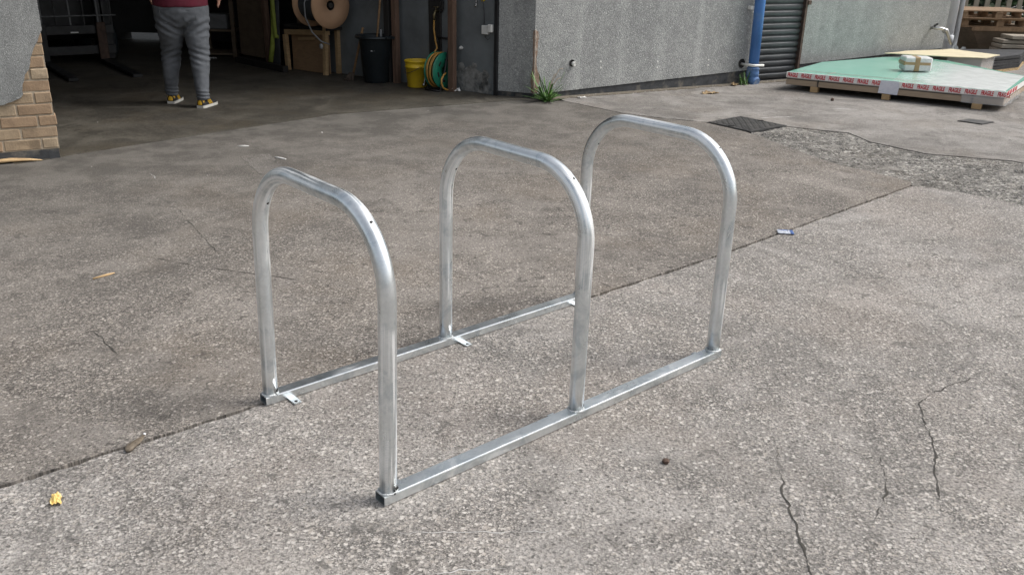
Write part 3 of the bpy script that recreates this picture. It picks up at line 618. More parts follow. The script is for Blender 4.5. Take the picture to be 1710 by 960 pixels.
def rail(y0, side):
    r = hollow(y0).build('rail', M['galv'], rack, world=False)
    for ax in ((.060, .776, 1.385) if side < 0 else (.661, 1.40, .06)):
        mb = MB(); L = .05 if side < 0 else .036; y = y0 if side < 0 else y0+RW; s = side
        mb.box((ax+.026/2+.012, y+s*L/2, .0045), (.026, L, .004)); tb = mb.build('fixing_tab', M['galv'], r, world=False)
        h = MB(); h.lathe([(0, .0004), (.0055, .0004), (.0058, 0)], 14, (ax+.025, y+s*(L-.014), .0066)); h.build('bolt_hole', M['hole'], r, world=False)
    return r
rail(0, +1); rail(Wd, -1)
def hoop(i):
    x = E0+i*Ls; lx, ly = lean[i]; y0, y1 = RW/2, Wd+RW/2; P = []
    zb = RH+.0015
    for k in range(7): P.append((x, y0, zb+(HT-RB-zb)*k/7))
    for k in range(15): a = math.pi/2*k/14; P.append((x, y0+RB-RB*math.cos(a), HT-RB+RB*math.sin(a)))
    for k in range(1, 6): P.append((x, y0+RB+(y1-y0-2*RB)*k/6, HT))
    for k in range(15): a = math.pi/2*(1-k/14); P.append((x, y1-RB+RB*math.cos(a), HT-RB+RB*math.sin(a)))
    for k in range(6, -1, -1): P.append((x, y1, zb+(HT-RB-zb)*k/7))
    sh_ = lambda p: Vector((p[0]+lx*p[2], p[1]+ly*p[2], p[2]))
    h = MB().tube([sh_(p) for p in P], TR, 28, refv=(1, 0, 0)).build('hoop', M['galv_tube'], rack, world=False)
    uvl = h.data.uv_layers.new(name='UVMap'); acc = [0]
    for a_, b_ in zip(P, P[1:]): acc.append(acc[-1]+(Vector(b_)-Vector(a_)).length)
    for pl_ in h.data.polygons:
        ks = [h.data.loops[li].vertex_index % 28 for li in pl_.loop_indices]; wrap = max(ks)-min(ks) > 14
        for li, k in zip(pl_.loop_indices, ks): uvl.data[li].uv = (acc[h.data.loops[li].vertex_index//28]+i*7.3, (28 if (wrap and k == 0) else k)/28)
    def holed(c, nrm, r):
        nrm = Vector(nrm).normalized(); q = Matrix.Identity(3) if abs(nrm.z) > .999 else nrm.to_track_quat('Z', 'Y').to_matrix()
        MB().lathe([(0, .0006), (r, .0006), (r*1.05, -.001)], 14, sh_(c)+nrm*TR, q).build('vent_hole', M['hole'], h, world=False)
    al = .905
    holed((x, y0+RB-RB*math.cos(al), HT-RB+RB*math.sin(al)), (0, -math.cos(al), math.sin(al)), .0042)
    holed((x, y1-RB+RB*math.cos(.55), HT-RB+RB*math.sin(.55)), (.2, -math.cos(.55), -math.sin(.55)), .0042)
    for y in (y0, y1):
        sx = 1 if i < 2 else .9
        holed((x, y, zb+.014), (.75*sx, -.66, 0), .0052)
        ring = []; n = 30
        for k in range(n):
            a = 2*math.pi*k/n; rr = TR+.001+.0015*noise.noise(Vector((math.cos(a)*4, math.sin(a)*4, i+y*9)))
            ring.append((x+math.cos(a)*rr, y+math.sin(a)*rr*.985, zb+.0018))
        MB().tube(ring, [.0036+.0018*noise.noise(Vector((k*.9, i, y*7))) for k in range(n)], 7, closed=True, refv=(0, 0, 1)).build('weld', M['weld'], h, world=False)
    if i == 0:
        rn_ = random.Random(8)
        for y in (y0, y1):
            mb = MB()
            for k in range(16 if y == y0 else 7):
                a = rn_.uniform(-1.5, -.2); c = Vector((x+math.cos(a)*.026, y+math.sin(a)*.026, zb+rn_.uniform(-.004, .016))); mb.box(c, (rn_.uniform(.002, .006),)*3, Matrix.Rotation(rn_.random()*3, 3, (1, 1, .3)), .001)
            mb.build('weld_spatter', M['black_steel'], h, world=False)
    return h
for i in range(3): hoop(i)

# ------------------------------------------------------------------ covers in the ground
def cover(pts, name, label, rim, lift=True):
    c = sum((Vector((*p, 0)) for p in pts), Vector())/len(pts); o = thing(name, label, 'drain cover', tuple(c))
    MB().prism(pts, -.015, .0045).build('frame', M['rust'] if False else M['black_steel'], o)
    ins = [tuple(Vector(p).lerp(c.to_2d(), rim)) for p in pts]
    pl = MB().prism(ins, -.01, .0095).build('plate', M['iron'], o)
    a, b, cc, dd = [Vector((*p, .0096)) for p in ins]
    if lift:
        mb = MB(); nx, ny = 13, 13        # raised tread bars
        for i in range(1, nx):
            for j in range(1, ny):
                p = a.lerp(b, i/nx).lerp(dd.lerp(cc, i/nx), j/ny); ang = (b-a) if (i+j) % 2 else (dd-a); ang = ang.normalized()*.013
                mb.obox(p-ang, p+ang, .006, .005)
        mb.build('tread', M['iron'], pl)
        for u_, v_ in ((.5, .06), (.5, .94)): MB().box(a.lerp(b, u_).lerp(dd.lerp(cc, u_), v_)+Z*.003, (.05, .03, .004)).build('lifting_slot', M['hole'], o)
    return o
cover([(1.686, 7.689), (1.976, 7.276), (2.374, 7.611), (2.063, 8.027)], 'manhole_cover', 'large dark chequered manhole cover at the end of the broken strip', .05)
cover([(4.071, 8.05), (4.228, 7.897), (4.41, 8.034), (4.234, 8.165)], 'access_cover', 'small plain dark access cover in the concrete before the glass pack', .06, False)

# ------------------------------------------------------------------ pack of glass on bearers
pd = Vector((.847, -.531, 0)).normalized(); pn = Vector((pd.y, -pd.x, 0)); G0 = Vector((3.23, 9.6, 0)); pr = math.atan2(pd.y, pd.x)
def gp(s, z=0, out=0): return G0+pd*s+pn*out+Z*z
gl = thing('glass_pack', 'low pack of mint green glass sheets taped FRAGILE on wooden bearers', 'glass pack', tuple(gp(.76, 0, -.8)), 0)
NL, NR = gp(-.312), gp(1.832)
outline = [(NL.x, NL.y), (NR.x, NR.y), (5.6, 9.72), (5.3, 11.0), (4.9, 11.44), (3.64, 10.66)]
def inset(pts, k):
    c = Vector((sum(p[0] for p in pts)/len(pts), sum(p[1] for p in pts)/len(pts))); return [tuple(c+(Vector(p)-c)*k) for p in pts]
tilt = lambda base: (lambda x, y: base+max(0, (Vector((x, y, 0))-G0).dot(-pn))*.010)
MB().prism(inset(outline, .997), tilt(.062), tilt(.118)).build('cardboard_tray', M['card'], gl)
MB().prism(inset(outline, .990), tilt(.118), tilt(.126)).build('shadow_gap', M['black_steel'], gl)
MB().prism(inset(outline, .995), tilt(.126), tilt(.140)).build('board_layer', M['foil'], gl)
MB().prism(inset(outline, .993), tilt(.140), tilt(.187)).build('glass_sheets', M['glass'], gl)
MB().prism(inset(outline, .998), tilt(.1875), tilt(.195)).build('top_sheet', M['glass'], gl)
def skew(a, b, z0, z1, out): 
    return MB().add([gp(a, z0, out), gp(b, z0, out), gp(b, z1, out), gp(a, z1, out)], [(0, 1, 2, 3)])
tape = skew(-.314, 1.834, .137, .1955, .004).add([gp(-.314, .1957, .004), gp(1.834, .1957, .004), gp(1.834, .1957, -.012), gp(-.314, .1957, -.012)], [(0, 1, 2, 3)]).build('tape', M['tape'], gl)
rdir = (Vector((5.6, 9.72, 0))-NR).normalized(); rnn = Vector((rdir.y, -rdir.x, 0))
def rp(s, z, out=.004): return NR+rdir*s+rnn*out+Z*z
tape2 = MB().add([rp(0, .137), rp(1.3, .146), rp(1.3, .205), rp(0, .1955)], [(0, 1, 2, 3)]).build('tape', M['tape'], gl)
fc = bpy.data.curves.new('word', 'FONT'); fc.body = 'FRAGILE'; fc.size = .060; fc.offset = .0024; fc.extrude = .0004; fc.align_x = 'CENTER'; fc.shear = .12; fc.resolution_u = 2
ft = bpy.data.objects.new('tmp_word', fc); COL.objects.link(ft); bpy.context.view_layer.update(); wme = eval_mesh(ft); bpy.data.objects.remove(ft, do_unlink=True)
wme.name = 'word'; wme.materials.clear(); wme.materials.append(M['red'])
xs_ = [v.co.x for v in wme.vertices]; wide = max(xs_)-min(xs_)
for v in wme.vertices: v.co.x *= .112/wide
def word(s, P, ax, nrm, root, z=.148):
    o = link('lettering', wme, None, root); mt = Matrix((ax, Z, nrm)).transposed().to_4x4(); mt.translation = P(s)
    o.matrix_local = INV[gl.name] @ mt
for k in range(15):
    s = -.246+k*.1475
    if .66 < s-.05 < .86 or .69 < s+.05 < .84: 
        continue
    word(s, lambda q: gp(q, .146, .0046), pd, pn, tape)
for k in range(4): word(.12+k*.1475, lambda q: rp(q, .150, .0046), rdir, rnn, tape2)
nt = MB(); g_ = [gp(.672, .198, .0075), gp(.845, .199, .0075), gp(.858, .135, .012), gp(.852, .062, .010), gp(.66, .068, .013), gp(.664, .135, .010)]
nt.add(g_+[p-pn*.001 for p in g_], [(0, 5, 2, 1), (5, 4, 3, 2), (6, 7, 8, 11), (11, 8, 9, 10)]); nt.build('delivery_note', M['paper'], gl)
for s in (.036, 1.55):
    MB().obox(gp(s, .10, .003), gp(s, .128, .004), .006, .012, upv=tuple(pd)).build('strap', M['strap'], gl)
    mb = MB(); mb.obox(gp(s, .064, .002), gp(s, .1345, .002), .005, .011, upv=tuple(pd)); mb.build('strap', M['strap'], gl)
for (s, L) in ((.0, .078), (.74, .078), (1.60, .09)):
    for back in (.0, .75, 1.5):
        if s > 1.5 and back > .5: continue
        MB().box(gp(s, .031, -.05-back*.6), (L, .1, .06), Matrix.Rotation(pr, 3, 'Z'), .003).build('bearer', M['pine'], gl)
for (a, b) in ((gp(-.22, .1962, -.17), gp(1.55, .1964, -.17)), (gp(-.26, .1964, -.235), gp(1.5, .1968, -.235)), (gp(.10, .1963, -.03), gp(.14, .198, -.30))):
    MB().obox(a+Z*.001, b+Z*.001, .008, .002).build('strap', M['foil'], gl)
# loose stretch film bunched round the right-hand end
fm = MB(); vs = []; NX, NZ = 36, 9
for i in range(NX):
    t = i/(NX-1)
    for j in range(NZ):
        z = .058+(.134-.058)*j/(NZ-1)
        if t < .38: base = gp(1.832-(.38-t)*1.0, z, .006); nr = pn
        else: base = rp((t-.38)*1.3, z, .006); nr = rnn
        k = (1-abs(t-.4)*2.2); r_ = .010*noise.noise(Vector((t*17, z*60, 2)))+.006*noise.noise(Vector((t*40, z*120, 5)))
        lo = max(0, 1-j/3)*.02*noise.noise(Vector((t*9, 0, 3)))
        vs.append(base+nr*(.008+abs(r_)+max(0, lo)))
fm.add(vs, [(i*NZ+j, (i+1)*NZ+j, (i+1)*NZ+j+1, i*NZ+j+1) for i in range(NX-1) for j in range(NZ-1)], True); fm.build('stretch_film', M['film'], gl)
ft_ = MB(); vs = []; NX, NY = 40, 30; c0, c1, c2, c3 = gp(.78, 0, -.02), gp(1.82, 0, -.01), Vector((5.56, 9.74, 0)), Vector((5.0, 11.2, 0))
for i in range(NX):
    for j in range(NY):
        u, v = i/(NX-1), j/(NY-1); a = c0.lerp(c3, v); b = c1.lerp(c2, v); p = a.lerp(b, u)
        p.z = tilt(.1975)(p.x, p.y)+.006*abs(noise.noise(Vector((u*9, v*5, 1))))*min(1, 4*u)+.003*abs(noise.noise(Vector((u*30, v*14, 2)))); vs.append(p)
ft_.add(vs, [(i*NY+j, (i+1)*NY+j, (i+1)*NY+j+1, i*NY+j+1) for i in range(NX-1) for j in range(NY-1)], True); ft_.build('stretch_film', M['film_sky'], gl)  # film over the glass, its white standing in for reflected sky
# small taped parcel on the glass
pc0 = Vector((4.46, 10.0, .216)); parcel = thing('parcel', 'small white parcel crossed with brown tape on the green glass', 'parcel', tuple(pc0), R(-8))
MB().box((0, 0, .075), (.29, .22, .15), None, .012).build('box', plain('white_bubble_wrap', (.66, .67, .66), .4, var=.15, sc=22, bump=.9, bsc=45, dirt=(.5, .5, .5)), parcel, world=False)
MB().box((-.01, -.001, .075), (.064, .2235, .1525), None, .008).build('tape', M['browntape'], parcel, world=False)
MB().box((-.01, 0, .082), (.2925, .2228, .044), None, .008).build('tape', M['browntape'], parcel, world=False)

# ------------------------------------------------------------------ stacks in the far corner
cs = thing('wrapped_board_pack', 'film wrapped board pack with an overhanging cream top sheet behind the glass', 'board pack', (5.6, 11.4, 0))
body = [(5.36, 11.16), (5.72, 11.02), (6.08, 11.42), (5.76, 11.95), (5.3, 11.72)]
MB().prism(body, .02, .115).build('boards', M['card'], cs); MB().prism(inset(body, .99), .116, .246).build('boards', M['foil'], cs)
MB().prism(inset(body, 1.015), .02, .25).build('stretch_film', M['film'], cs)
top = [(4.62, 11.28), (5.35, 11.08), (5.74, 10.98), (6.14, 11.42), (5.8, 12.0), (5.02, 11.6)]
MB().prism([tuple(p) for p in jag(top, .08, .012, 81, closed=True)], lambda x, y: .253+.006*noise.noise(Vector((x*2, y*2, 0))), lambda x, y: .262+.006*noise.noise(Vector((x*2, y*2, 0)))).build('top_sheet', M['cream'], cs)
bs = thing('black_sheet_stack', 'stack of black sheets on a chipboard base beside the wrapped pack', 'sheet stack', (6.5, 12.2, 0))
bo = [(6.15, 11.62), (6.8, 12.1), (7.25, 12.8), (5.95, 12.62)]
MB().prism(bo, .0, .035).build('base', M['osb'], bs)
rnd = random.Random(4)
for k in range(9):
    o2 = [(x+rnd.uniform(-.02, .015), y+rnd.uniform(-.02, .02)) for x, y in inset(bo, .985)]
    MB().prism(o2, .037+k*.0185, .037+k*.0185+.0165).build('sheet', M['blackstack'], bs)
def pallet(loc, rz, label):
    p = thing('pallet', label, 'pallet', loc, rz, 'pallets stacked in the corner'); Lx, Ly = 1.15, .95
    for k in range(7): MB().box((0, -Ly/2+.05+k*(Ly-.1)/6, .112), (Lx, .095, .018), None, .003).build('deck_board', M['palwood'], p, world=False)
    for sx in (-1, 0, 1): MB().box((sx*(Lx/2-.05), 0, .094), (.1, Ly, .018), None, .003).build('cross_board', M['palwood'], p, world=False)
    for sx in (-1, 0, 1):
        for sy in (-1, 0, 1): MB().box((sx*(Lx/2-.06), sy*(Ly/2-.06), .052), (.11, .1, .066), None, .004).build('block', M['palwood'], p, world=False)
    for sy in (-1, 0, 1): MB().box((0, sy*(Ly/2-.05), .009), (Lx, .095, .018), None, .003).build('base_board', M['palwood'], p, world=False)
    return p
hop = thing('timber_hopper', 'brown timber hopper crate tapering downward under the pallets', 'crate', (7.35, 13.95, 0))
mb = MB(); mb.add([(7.05, 13.6, 0), (7.75, 13.6, 0), (7.75, 14.3, 0), (7.05, 14.3, 0), (6.72, 13.42, .44), (8.1, 13.42, .44), (8.1, 14.4, .44), (6.72, 14.4, .44)], [(0, 1, 5, 4), (1, 2, 6, 5), (2, 3, 7, 6), (3, 0, 4, 7), (4, 5, 6, 7)]); mb.build('panels', M['ply_dark'], hop)
MB().obox((6.72, 13.42, .42), (8.1, 13.42, .42), .03, .05).build('rim_batten', M['palwood'], hop)
pallet((7.15, 13.9, .442), R(-2), 'lower weathered wooden pallet of the stack by the fence'); pallet((7.06, 13.86, .564), R(1), 'top weathered wooden pallet of the stack by the fence')
rnd = random.Random(14)
nslab = 0
for lev in range(6):
    for col_ in range(2):
        z = .012+lev*.062; x0 = 6.98+col_*.44+rnd.uniform(-.03, .05)+(.06 if lev > 4 else 0)
        if lev == 5 and col_ == 1: continue
        mb = MB().box((0, 0, .026), (.40+rnd.uniform(-.03, .02), .34, .05), None, .006)
        o = mb.build('stone_slab' if False else 'timber_block', M['old_wood'], None, world=False, loc=(x0+.2, 13.12+rnd.uniform(-.03, .03), z), rot=(0, 0, rnd.uniform(-.08, .08)))
        nm = ['bottom', 'second', 'third', 'fourth', 'fifth', 'topmost'][lev]
        tag(o, '%s grey timber block of the %s column stacked under the pallets' % (nm, 'pipe side' if col_ == 0 else 'fence side'), 'timber block', 'grey blocks stacked under the pallets' if lev < 5 else None)
fence = thing('paling_fence', 'weathered timber paling fence behind the pallets with green hedge beyond', 'fence', (8, 15.6, 0))
for k in range(30):
    MB().box((6.5+k*.185, 15.6, .75), (.085, .022, 1.5), None, .004).build('pale', M['pale_wood'], fence)
for z in (.35, 1.2): MB().box((9.1, 15.635, z), (5.6, .045, .08)).build('rail', M['pale_wood'], fence)
hd = thing('hedge', 'dark green hedge growing behind the timber paling fence', 'hedge', (9, 17, 0))
rnd = random.Random(22); lv = MB()
for k in range(26000):
    c = Vector((rnd.uniform(6.0, 12.5), rnd.uniform(16.1, 17.8), rnd.uniform(.02, 2.4))); 
    if noise.noise(c*1.6) < -.32: continue
    a = Vector((rnd.uniform(-1, 1), rnd.uniform(-1, 1), rnd.uniform(-.6, .6))).normalized(); b = a.orthogonal().normalized(); s = rnd.uniform(.05, .09)
    lv.add([c-a*s, c+b*s*.5, c+a*s, c-b*s*.5], [(0, 1, 2, 3)])
tag(lv.build('foliage', M['hedge'], hd), kind='stuff')
for k in range(8): MB().tube([(6.3+k*.8, 16.9, 0), (6.4+k*.8, 16.95, .8), (6.25+k*.8+.2*(k % 2), 17, 2.0)], [.04, .03, .012], 7).build('stem', M['brown_post'], hd)
o = thing('rainwater_pipe', 'thick pale grey rainwater pipe at the end of the far wall', 'pipe', (5.98, 12.55, 0))
MB().tube([(5.98, 12.55, 0), (5.975, 12.55, 4.1)], .062, 20).build('pipe', M['pipe_grey'], o)
MB().lathe([(.062, 0), (.072, .0), (.072, .09), (.062, .10)], 20, (5.98, 12.55, .30)).build('collar', M['pipe_grey'], o)
o = thing('conduit_pipe', 'thin pale pipe standing beside the thick rainwater pipe', 'pipe', (6.2, 12.95, 0))
MB().tube([(6.28, 12.95, 0), (6.27, 12.95, 4.1)], .032, 14).build('pipe', M['pipe_grey'], o)
MB().box((6.275, 12.975, 1.1), (.10, .03, .03)).build('bracket', M['pipe_grey'], o)
o = thing('steel_stanchion', 'black steel stanchion between the two pale pipes', 'post', (6.13, 12.95, 0))
MB().box((6.13, 12.95, 2.1), (.10, .012, 4.2)).build('web', M['black_steel'], o)
for s in (-1, 1): MB().box((6.13+s*.055, 12.95, 2.1), (.012, .10, 4.2)).build('flange', M['black_steel'], o)
crumple('plastic_wrap', plain('crumpled_clear_wrap', (.6, .62, .62), .2, var=.3, sc=30, bump=.8), 'crumpled clear plastic wrap at the foot of the pale pipes', 'litter', (6.24, 12.82, .0), (.30, .22), .4, 9.2, .9)
crumple('rubbish_scrap', plain('red_white_scrap', (.45, .2, .17), .6, var=.6, sc=40, dirt=(.7, .68, .65)), 'red and white scrap of rubbish beside the grey timber blocks', 'litter', (6.72, 13.2, .0), (.26, .16), -.2, 4.2, .6)
# back boundary wall far right, outside the workshop's rear door
# ------------------------------------------------------------------ inside the workshop, right-hand wall
D2R = math.atan2(d2.y, d2.x); MI = Matrix.Rotation(D2R, 3, 'Z')
def post(name, label, s, out, wd, th, z0, z1, mat, lean_=0, cat='post'):
    o = MB(); a = ip(s, z0, out); b = ip(s+lean_, z1, out); o.obox(a, b, wd, th, upv=tuple(n2), bev=.004)
    r = o.build(name, mat); tag(r, label, cat); return r
post('timber_post', 'brown timber post standing before the green hose reel', .475, .12, .072, .06, 0, 3.64, M['brown_post'])
post('timber_post', 'brown timber post rising behind the yellow bucket', 1.27, .10, .066, .06, 0, 3.64, M['brown_post'], .03)
post('black_board', 'black board standing on edge behind the yellow bucket', 1.385, .10, .075, .05, 0, 3.64, M['black_post'], .02, 'board')
post('grey_strip', 'thin grey metal strip leaning beside the black bin', 1.47, .14, .012, .03, 0, .55, M['cable_light'], -.02, 'strip')
post('tap_board', 'black backing board carrying the tap above the hose reel', .79, .012, .165, .022, .30, 3.64, M['black_post'], .03, 'board')
tp = thing('wall_tap', 'small tarnished tap on the black backing board', 'tap', tuple(ip(.74, .72, .03)))
MB().tube([ip(.74, .775, .02), ip(.74, .775, .07), ip(.74, .74, .09), ip(.74, .69, .09)], [.012, .014, .014, .011], 10).build('spout', M['brass'], tp)
MB().tube([ip(.775, .815, .06), ip(.705, .815, .06)], .005, 8).build('handle', M['brass'], tp); MB().tube([ip(.74, .775, .06), ip(.74, .818, .06)], .005, 8).build('spindle', M['brass'], tp)
MB().tube([ip(.70, .76, .03), ip(.675, .80, .03), ip(.675, 1.6, .03)], .011, 8).build('supply_pipe', M['black_steel'], tp)
sock = thing('socket_box', 'white electric socket box on cable near the doorway edge', 'socket', tuple(ip(.12, .6, 0)))
MB().box(ip(.125, .632, .022), (.075, .04, .085), MI, .004).build('box', M['white_pvc'], sock); MB().box(ip(.055, .65, .03), (.05, .045, .075), MI, .006).build('plug', M['white_pvc'], sock)
MB().tube([ip(.15, .675, .012), ip(.155, .8, .01), ip(.175, .92, .01), ip(.175, 1.5, .01)], .004, 7).build('cable', M['cable'], sock)
MB().tube([ip(.13, .59, .02), ip(.12, .555, .03), ip(.08, .54, .035), ip(.05, .57, .035), ip(.05, .615, .03)], .004, 7).build('cable', M['cable'], sock)
yk = MB().lathe([(.022, 0), (.03, .004), (.03, .014), (.022, .018)], 16, ip(.175, .925, .012), Matrix((d2, Z, -n2)).transposed()).build('yellow_cap', M['bucket'], sock)
hk = MB().tube([ip(.24, 1.1, .03), ip(.24, .86, .03), ip(.24, .85, .045)], [.007, .008, .011], 8).build('hanging_rod', M['chrome']); tag(hk, 'short metal rod hanging on the grey inner wall', 'rod')
vk = thing('wall_valve', 'small white valve fitting on the inner wall by the hose reel', 'valve', tuple(ip(.44, .43, 0)))
MB().tube([ip(.445, .432, -.01), ip(.445, .432, .03)], .016, 10).build('body', M['white_pvc'], vk); MB().tube([ip(.43, .45, .03), ip(.46, .42, .034)], .007, 8).build('lever', M['white_pvc'], vk)
# dustbin with a broom in it
bc = Vector((-1.53, 9.60, .001)); bn = thing('dustbin', 'black plastic dustbin with a flared rim beside the cable drum', 'bin', tuple(bc))
MB().lathe([(0, .004), (.125, .004), (.135, .012), (.172, .45), (.182, .462), (.182, .475)], 32, bc).build('body', M['bin'], bn)
MB().lathe([(.178, .468), (.205, .462), (.214, .472), (.210, .486), (.196, .494), (.17, .490), (.165, .46), (.122, .03), (0, .03)], 32, bc).build('rim', M['bin'], bn)
for sx in (-1, 1): MB().box(bc+d2*sx*.212+Z*.478, (.05, .12, .025), MI, .005).build('handle', M['bin'], bn)
mk = MB()
for k, (a, z, w_, h_) in enumerate(((-.10, .345, .02, .018), (-.05, .345, .03, .022), (.0, .35, .028, .03), (.03, .36, .012, .012))):
    az = math.atan2(-bc.y, -bc.x)+a*1.6-.12; rr = .1615; c = bc+Vector((math.cos(az)*rr, math.sin(az)*rr, z)); mk.box(c, (.002, w_*.6, h_*.35), Matrix.Rotation(az, 3, 'Z')); mk.box(c+Vector((0, 0, h_*.45)), (.002, w_*.25, h_*.5), Matrix.Rotation(az, 3, 'Z'))
mk.build('paint_mark', M['pipe_grey'], bn)
br = thing('broom', 'wooden broom handle leaning out of the black dustbin', 'broom', tuple(bc+Z*.05)); a, b = bc+Vector((-.03, .02, .05)), bc+Vector((.10, .10, 1.25))
MB().tube([a, b], .0115, 10).build('handle', M['broom'], br); MB().box(a+Z*.02, (.16, .05, .05), None, .01).build('brush_head', M['bristle'], br)
sv = thing('floor_brush', 'dirty brush with a wooden handle leaning behind the black dustbin', 'broom', (-1.84, 9.66, 0))
MB().tube([(-1.80, 9.68, .05), (-1.69, 9.80, .55)], .013, 10).build('handle', M['broom'], sv)
mb = MB()
for k in range(60):
    a = random.Random(k).uniform(0, 6.28); q = random.Random(k+99).random(); mb.tube([(-1.81+.02*math.cos(a), 9.675+.015*math.sin(a), .085), (-1.84+.062*math.cos(a)*q, 9.65+.04*math.sin(a)*q, .003)], [.008, .006], 5)
mb.build('bristles', M['bristle'], sv)
# bucket
kc = Vector((-1.055, 9.33, .001)); bk = thing('bucket', 'yellow plastic bucket with wire handle beside the hose reel', 'bucket', tuple(kc))
MB().lathe([(0, .003), (.098, .003), (.102, .008), (.121, .205), (.128, .206), (.129, .214), (.1225, .216), (.126, .262), (.133, .264), (.134, .276), (.126, .279), (.122, .27), (.098, .012), (0, .012)], 36, kc).build('body', M['bucket'], bk)
az0 = math.atan2(-9.3, 1.0)+.30
hp = []
for k in range(13):
    t = k/12; az = az0-math.pi*t*.98+.0; rr = .131+.006*math.sin(math.pi*t); hp.append(kc+Vector((math.cos(az)*rr, math.sin(az)*rr, .222-.075*math.sin(math.pi*t))))
MB().tube(hp, .0035, 8).build('wire_handle', M['brass'], bk)
for az in (az0, az0-math.pi*.98): MB().lathe([(0, .012), (.011, .011), (.015, 0)], 12, kc+Vector((math.cos(az)*.127, math.sin(az)*.127, .222)), Vector((math.cos(az), math.sin(az), 0)).to_track_quat('Z', 'Y').to_matrix()).build('handle_lug', M['bucket'], bk)
# hose reel
hc = Vector((-.80, 9.16, .205)); ax = Vector((.80, -.60, 0)).normalized(); hr = thing('hose_reel', 'green hose reel wound with amber hose behind the timber post', 'hose reel', (hc.x, hc.y, 0))
Ma = Matrix((Vector((-ax.y, ax.x, 0)), Z, ax)).transposed()
for s in (-.055, .062):
    fl_ = MB().lathe([(.05, -.006), (.178, -.006), (.184, 0), (.178, .006), (.15, .004), (.14, .008), (.05, .008), (.05, -.006)], 36, hc+ax*s, Ma).build('flange', M['green'], hr)
    for k in range(6):
        a = k*math.pi/3+.3; c = hc+ax*(s+.0095)+Ma @ Vector((math.cos(a)*.105, math.sin(a)*.105, 0))
        MB().box(c, (.05, .022, .003), Ma @ Matrix.Rotation(a+math.pi/2, 3, 'Z'), .001).build('slot', M['hole'], fl_)
MB().lathe([(.06, -.06), (.06, .066)], 24, hc, Ma).build('hub', M['green'], hr)
for k in range(5):
    pts = []
    for j in range(40):
        a = 2*math.pi*j/40; rr = .158+.006*math.sin(j*.5+k)+(.012 if k % 2 else 0); pts.append(hc+ax*(-.045+k*.0225+.004*math.sin(a+k))+Ma @ Vector((math.cos(a)*rr, math.sin(a)*rr, 0)))
    MB().tube(pts, .0085, 8, closed=True).build('hose_coil', M['hose'], hr)
MB().tube([ip(.74, .69, .09), ip(.735, .60, .10), ip(.70, .50, .12), ip(.66, .42, .14), hc+Vector((-.06, .02, .17)), hc+Vector((-.1, -.02, .10))], .0085, 8).build('hose', M['hose'], hr)
loop = [hc+ax*.10+Ma @ Vector((q[0], q[1], q[2])) for q in ((-.02, -.02, 0), (-.06, -.03, .01), (-.105, -.075, .015), (-.11, -.12, .02), (-.08, -.165, .02), (-.03, -.187, .02), (.03, -.195, .02))]
MB().tube(loop, .0085, 8).build('hose', M['hose'], hr)
for s in (-.085, .09):
    f0 = hc+ax*s; p_ = [f0+Ma @ Vector(q) for q in ((-.12, -.198, 0), (-.10, -.198, 0), (-.02, .02, 0), (.05, .28, 0), (.07, .31, 0))]
    MB().tube(p_, .010, 8).build('frame', M['black_steel'], hr)
MB().tube([hc+ax*-.085+Ma @ Vector((.07, .31, 0)), hc+ax*.09+Ma @ Vector((.07, .31, 0))], .011, 8).build('handle', M['black_steel'], hr)
MB().tube([hc+ax*-.10+Ma @ Vector((-.12, -.195, 0)), hc+ax*.10+Ma @ Vector((-.12, -.195, 0))], .010, 8).build('foot_bar', M['black_steel'], hr)
MB().tube([hc+ax*-.03+Ma @ Vector((-.165, .02, 0)), Vector((-.965, 9.20, .06)), Vector((-.975, 9.18, .04))], [.006, .008, .014], 8).build('nozzle', M['chrome'], hr)
crumple('rag', M['tape'], 'small white rag at the foot of the timber post by the reel', 'rag', tuple(ip(.45, 0, .10)), (.10, .06), .3, 2.2, .5)
# cable drum on its stand
st = thing('drum_stand', 'rough plywood and pine stand under the cable drum', 'stand', tuple(ip(2.55, 0, .2)))
for s, h, L in ((2.86, .40, .055), (2.225, .54, .05)): MB().obox(ip(s+.02, .0, .235), ip(s+.05*(s > 2.5), h, .225), L, .045, upv=tuple(n2), bev=.003).build('leg', M['pine'], st)
MB().box(ip(2.56, .215, .16), (.62, .018, .42), MI).build('panel', M['ply'], st); MB().obox(ip(2.93, .425, .2), ip(2.2, .47, .21), .05, .06, bev=.003).build('top_rail', M['pine'], st)
MB().box(ip(2.55, .50, .12), (.70, .25, .03), MI).build('shelf', M['black_post'], st); MB().obox(ip(2.72, .36, .19), ip(2.45, .385, .19), .02, .03).build('batten', M['pine'], st)
for s in (2.25, 2.85): MB().obox(ip(s, 0, .03), ip(s, .49, .03), .045, .045, upv=tuple(n2)).build('leg', M['pine'], st)
MB().box(ip(2.62, 1.0, .05), (.52, .018, 1.0), MI).build('back_panel', M['ply_dark'], st)
da = Vector((.72, -.69, 0)).normalized(); dm = Matrix((Vector((-da.y, da.x, 0)), Z, da)).transposed(); dc = Vector((-2.02, 9.74, .775))
dr = thing('cable_drum', 'large fibreboard drum of grey cable resting on the plywood stand', 'cable drum', tuple(dc-Z*.24))
for s in (0, -.36): MB().lathe([(.052, -.008), (.24, -.008), (.243, 0), (.24, .008), (.052, .008), (.052, -.008)], 40, dc+da*s, dm).build('flange', M['disc'], dr)
MB().lathe([(.05, .0), (.05, -.36)], 20, dc, dm).build('core', M['black_post'], dr)
wnd = MB(); pr_ = []
for k in range(27): pr_ += [(.172, -.014-k*.0128), (.178, -.0175-k*.0128), (.172, -.021-k*.0128)]
wnd.lathe([(.05, -.012)]+pr_+[(.05, -.35)], 40, dc, dm); wnd.build('wound_cable', M['cable'], dr)
MB().tube([dc-da*.36, dc+da*.0, dc+da*.015], .028, 12).build('axle', M['black_post'], dr)
